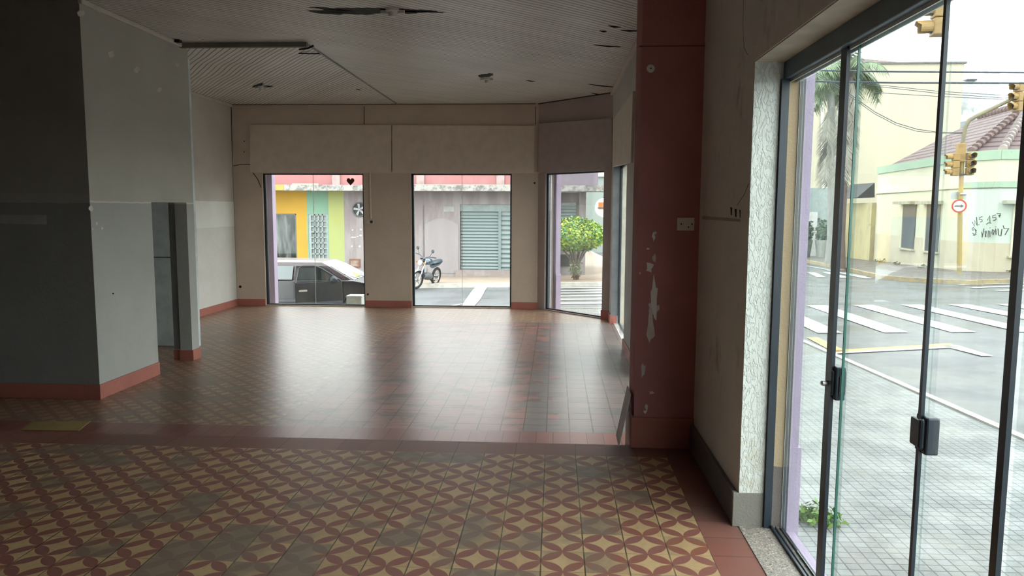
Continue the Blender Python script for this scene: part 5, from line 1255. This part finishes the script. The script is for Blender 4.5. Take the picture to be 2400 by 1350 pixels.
# ---------------------------------------------------------------- motorcycle (front turned to the camera, leaning on its stand)
def make_moto(loc, rz, lean, label):
    root = empty('motorcycle', (0, 0, 0)); tag(root, label, 'motorcycle')
    blk = M['black']; ty = bpy.data.materials['tyre']; sil = plain('cast_silver', (0.65, 0.66, 0.66), 0.35, metal=0.6)
    blue = plain('dark_blue_paint', (0.03, 0.09, 0.14), 0.2, coat=0.6); pale = plain('pale_blue_fender', (0.42, 0.55, 0.60), 0.3, coat=0.4)
    def wheel(x, steer, par, nm):
        ax = Vector((math.sin(steer)*1.0, math.cos(steer), 0)); c_ = Vector((x, 0, 0.30))
        t = MB().torus(c_, ax, 0.255, 0.042, 30, 10).build(nm, ty, par, smooth=True)
        MB().torus(c_, ax, 0.215, 0.016, 30, 6).build('rim', sil, t, smooth=True)
        sp_ = MB(); u = ax.orthogonal().normalized(); v = ax.cross(u)
        for k in range(6):
            a = PI*2*k/6; d_ = u*math.cos(a)+v*math.sin(a); sp_.tube([c_+d_*0.03, c_+d_*0.21], 0.014, 6)
        sp_.lathe(c_-ax*0.05, ax, [(0, 0.045), (0.10, 0.045)], 14)
        sp_.build('spokes', sil, t); return t
    st = 0.22                                            # bars turned
    wheel(0.66, st, root, 'front_wheel'); wheel(-0.62, 0, root, 'rear_wheel')
    ax = Vector((math.sin(st), math.cos(st), 0)); fwd = Vector((ax.y, -ax.x, 0)); c_ = Vector((0.66, 0, 0.30)); head = Vector((0.36, 0, 0.88))
    for sgn in (-1, 1):
        MB().tube([c_+ax*0.085*sgn, head+ax*0.085*sgn], [0.024, 0.020], 10).build('fork_leg', sil, root, smooth=True)
    fd_ = MB(); n_ = 12
    vs = []
    for i in range(n_+1):
        a = math.radians(15+125*i/n_)
        for w_ in (-0.055, -0.03, 0.03, 0.055):
            rr_ = 0.315 if abs(w_) < 0.04 else 0.295; vs.append(c_+fwd*math.cos(a)*rr_+Vector((0, 0, math.sin(a)*rr_))+ax*w_)
    fd_.add(vs, [(i*4+k, i*4+k+1, (i+1)*4+k+1, (i+1)*4+k) for i in range(n_) for k in range(3)])
    fd_.build('front_fender', pale, root, smooth=True)
    hl = head+fwd*0.16+Vector((0, 0, -0.08))
    h_ = MB().lathe(hl, fwd, [(-0.10, 0.05), (-0.03, 0.085), (0.0, 0.09), (0.012, 0.08)], 20).build('headlamp', sil, root, smooth=True)
    MB().lathe(hl+fwd*0.012, fwd, [(0, 0.078), (0.02, 0.05), (0.025, 0.01)], 20).build('lens', plain('headlamp_lens', (0.85, 0.9, 0.9), 0.1), h_, smooth=True)
    for sgn in (-1, 1):
        b_ = head+Vector((0, 0, 0.06))
        MB().tube([b_, b_+ax*0.16*sgn+Vector((0, 0, 0.07)), b_+ax*0.36*sgn-fwd*0.06+Vector((0, 0, 0.09))], 0.014, 8).build('handlebar', blk, root)
        g_ = b_+ax*0.28*sgn-fwd*0.04+Vector((0, 0, 0.085)); MB().tube([g_, g_+ax*0.12*sgn-fwd*0.03], 0.02, 8).build('grip', blk, root)
        m0 = b_+ax*0.2*sgn+Vector((0, 0, 0.08)); m1 = m0+ax*0.10*sgn+Vector((0, 0, 0.17))
        mr = MB().tube([m0, m1], 0.007, 6).build('mirror', blk, root)
        MB().lathe(m1+Vector((0, 0, 0.02)), fwd, [(-0.015, 0.03), (0.0, 0.058), (0.018, 0.045)], 14).build('mirror_head', blk, mr, smooth=True)
        t_ = hl+ax*0.17*sgn+Vector((0, 0, 0.02)); MB().tube([hl+ax*0.07*sgn, t_], 0.008, 6).build('indicator_stalk', blk, root)
        MB().lathe(t_, fwd, [(-0.03, 0.015), (0.0, 0.032), (0.02, 0.03)], 12).build('indicator', plain('orange_lens', (0.85, 0.28, 0.04), 0.3) if 'orange_lens' not in bpy.data.materials else bpy.data.materials['orange_lens'], root, smooth=True)
    for sgn in (-1, 1):
        MB().lathe(head+ax*0.055*sgn+fwd*0.05+Vector((0, 0, 0.03)), (0.3, 0, 1), [(0, 0.04), (0.05, 0.045), (0.055, 0.03)], 14).build('gauge', blk, root)
    # tank, shroud, seat, engine
    def loft(nm, secs, m_):
        vs = []; n2 = 10
        for (x, z, hw, hh) in secs:
            for k in range(n2):
                a = 2*PI*k/n2; vs.append((x, hw*math.cos(a), z+hh*math.sin(a)))
        fs = [(i*n2+k, i*n2+(k+1) % n2, (i+1)*n2+(k+1) % n2, (i+1)*n2+k) for i in range(len(secs)-1) for k in range(n2)]
        fs += [tuple(range(n2)), tuple(range((len(secs)-1)*n2, len(secs)*n2))]
        return MB().add(vs, fs).build(nm, m_, root, smooth=True)
    loft('fuel_tank', [(0.33, 0.80, 0.06, 0.06), (0.22, 0.82, 0.13, 0.10), (0.0, 0.82, 0.14, 0.11), (-0.14, 0.78, 0.09, 0.07)], blue)
    loft('seat', [(-0.10, 0.76, 0.08, 0.03), (-0.3, 0.77, 0.12, 0.045), (-0.62, 0.80, 0.12, 0.045), (-0.78, 0.82, 0.08, 0.03)], blk)
    loft('tail_panel', [(-0.25, 0.66, 0.09, 0.07), (-0.6, 0.70, 0.09, 0.06), (-0.85, 0.76, 0.05, 0.03)], blue)
    loft('engine', [(0.22, 0.36, 0.06, 0.08), (0.1, 0.38, 0.13, 0.13), (-0.15, 0.34, 0.13, 0.12), (-0.25, 0.32, 0.08, 0.08)], plain('grey_engine', (0.16, 0.17, 0.18), 0.5))
    loft('cylinder', [(0.10, 0.5, 0.08, 0.10), (0.18, 0.58, 0.07, 0.10)], sil)
    MB().tube([head, (0.28, 0, 0.55), (0.2, 0, 0.3), (-0.2, 0, 0.27)], 0.022, 8).tube([head, (-0.2, 0, 0.70), (-0.7, 0, 0.74)], 0.02, 8).tube([(-0.2, 0, 0.33), (-0.62, 0.07, 0.30)], 0.02, 6).tube([(-0.2, 0, 0.33), (-0.62, -0.07, 0.30)], 0.02, 6).build('frame', blk, root)
    MB().tube([(0.22, -0.07, 0.42), (0.24, -0.11, 0.28), (0.0, -0.14, 0.24), (-0.7, -0.16, 0.36)], [0.018, 0.018, 0.022, 0.038], 8).build('exhaust', sil, root, smooth=True)
    for sgn in (-1, 1): MB().tube([(-0.05, sgn*0.1, 0.27), (-0.05, sgn*0.27, 0.26)], 0.014, 6).build('foot_peg', blk, root)
    MB().tube([(-0.05, 0.1, 0.26), (-0.12, 0.24, 0.06)], 0.012, 6).build('side_stand', blk, root)
    root.rotation_euler = (lean, 0, rz); root.location = loc
    return root
mx, my = -3.98, 22.45
make_moto((mx+0.0, my+0.45, G(mx, my)+0.005), math.radians(-108), math.radians(-9), 'small dark blue motorcycle parked by the far kerb beyond the right back window')
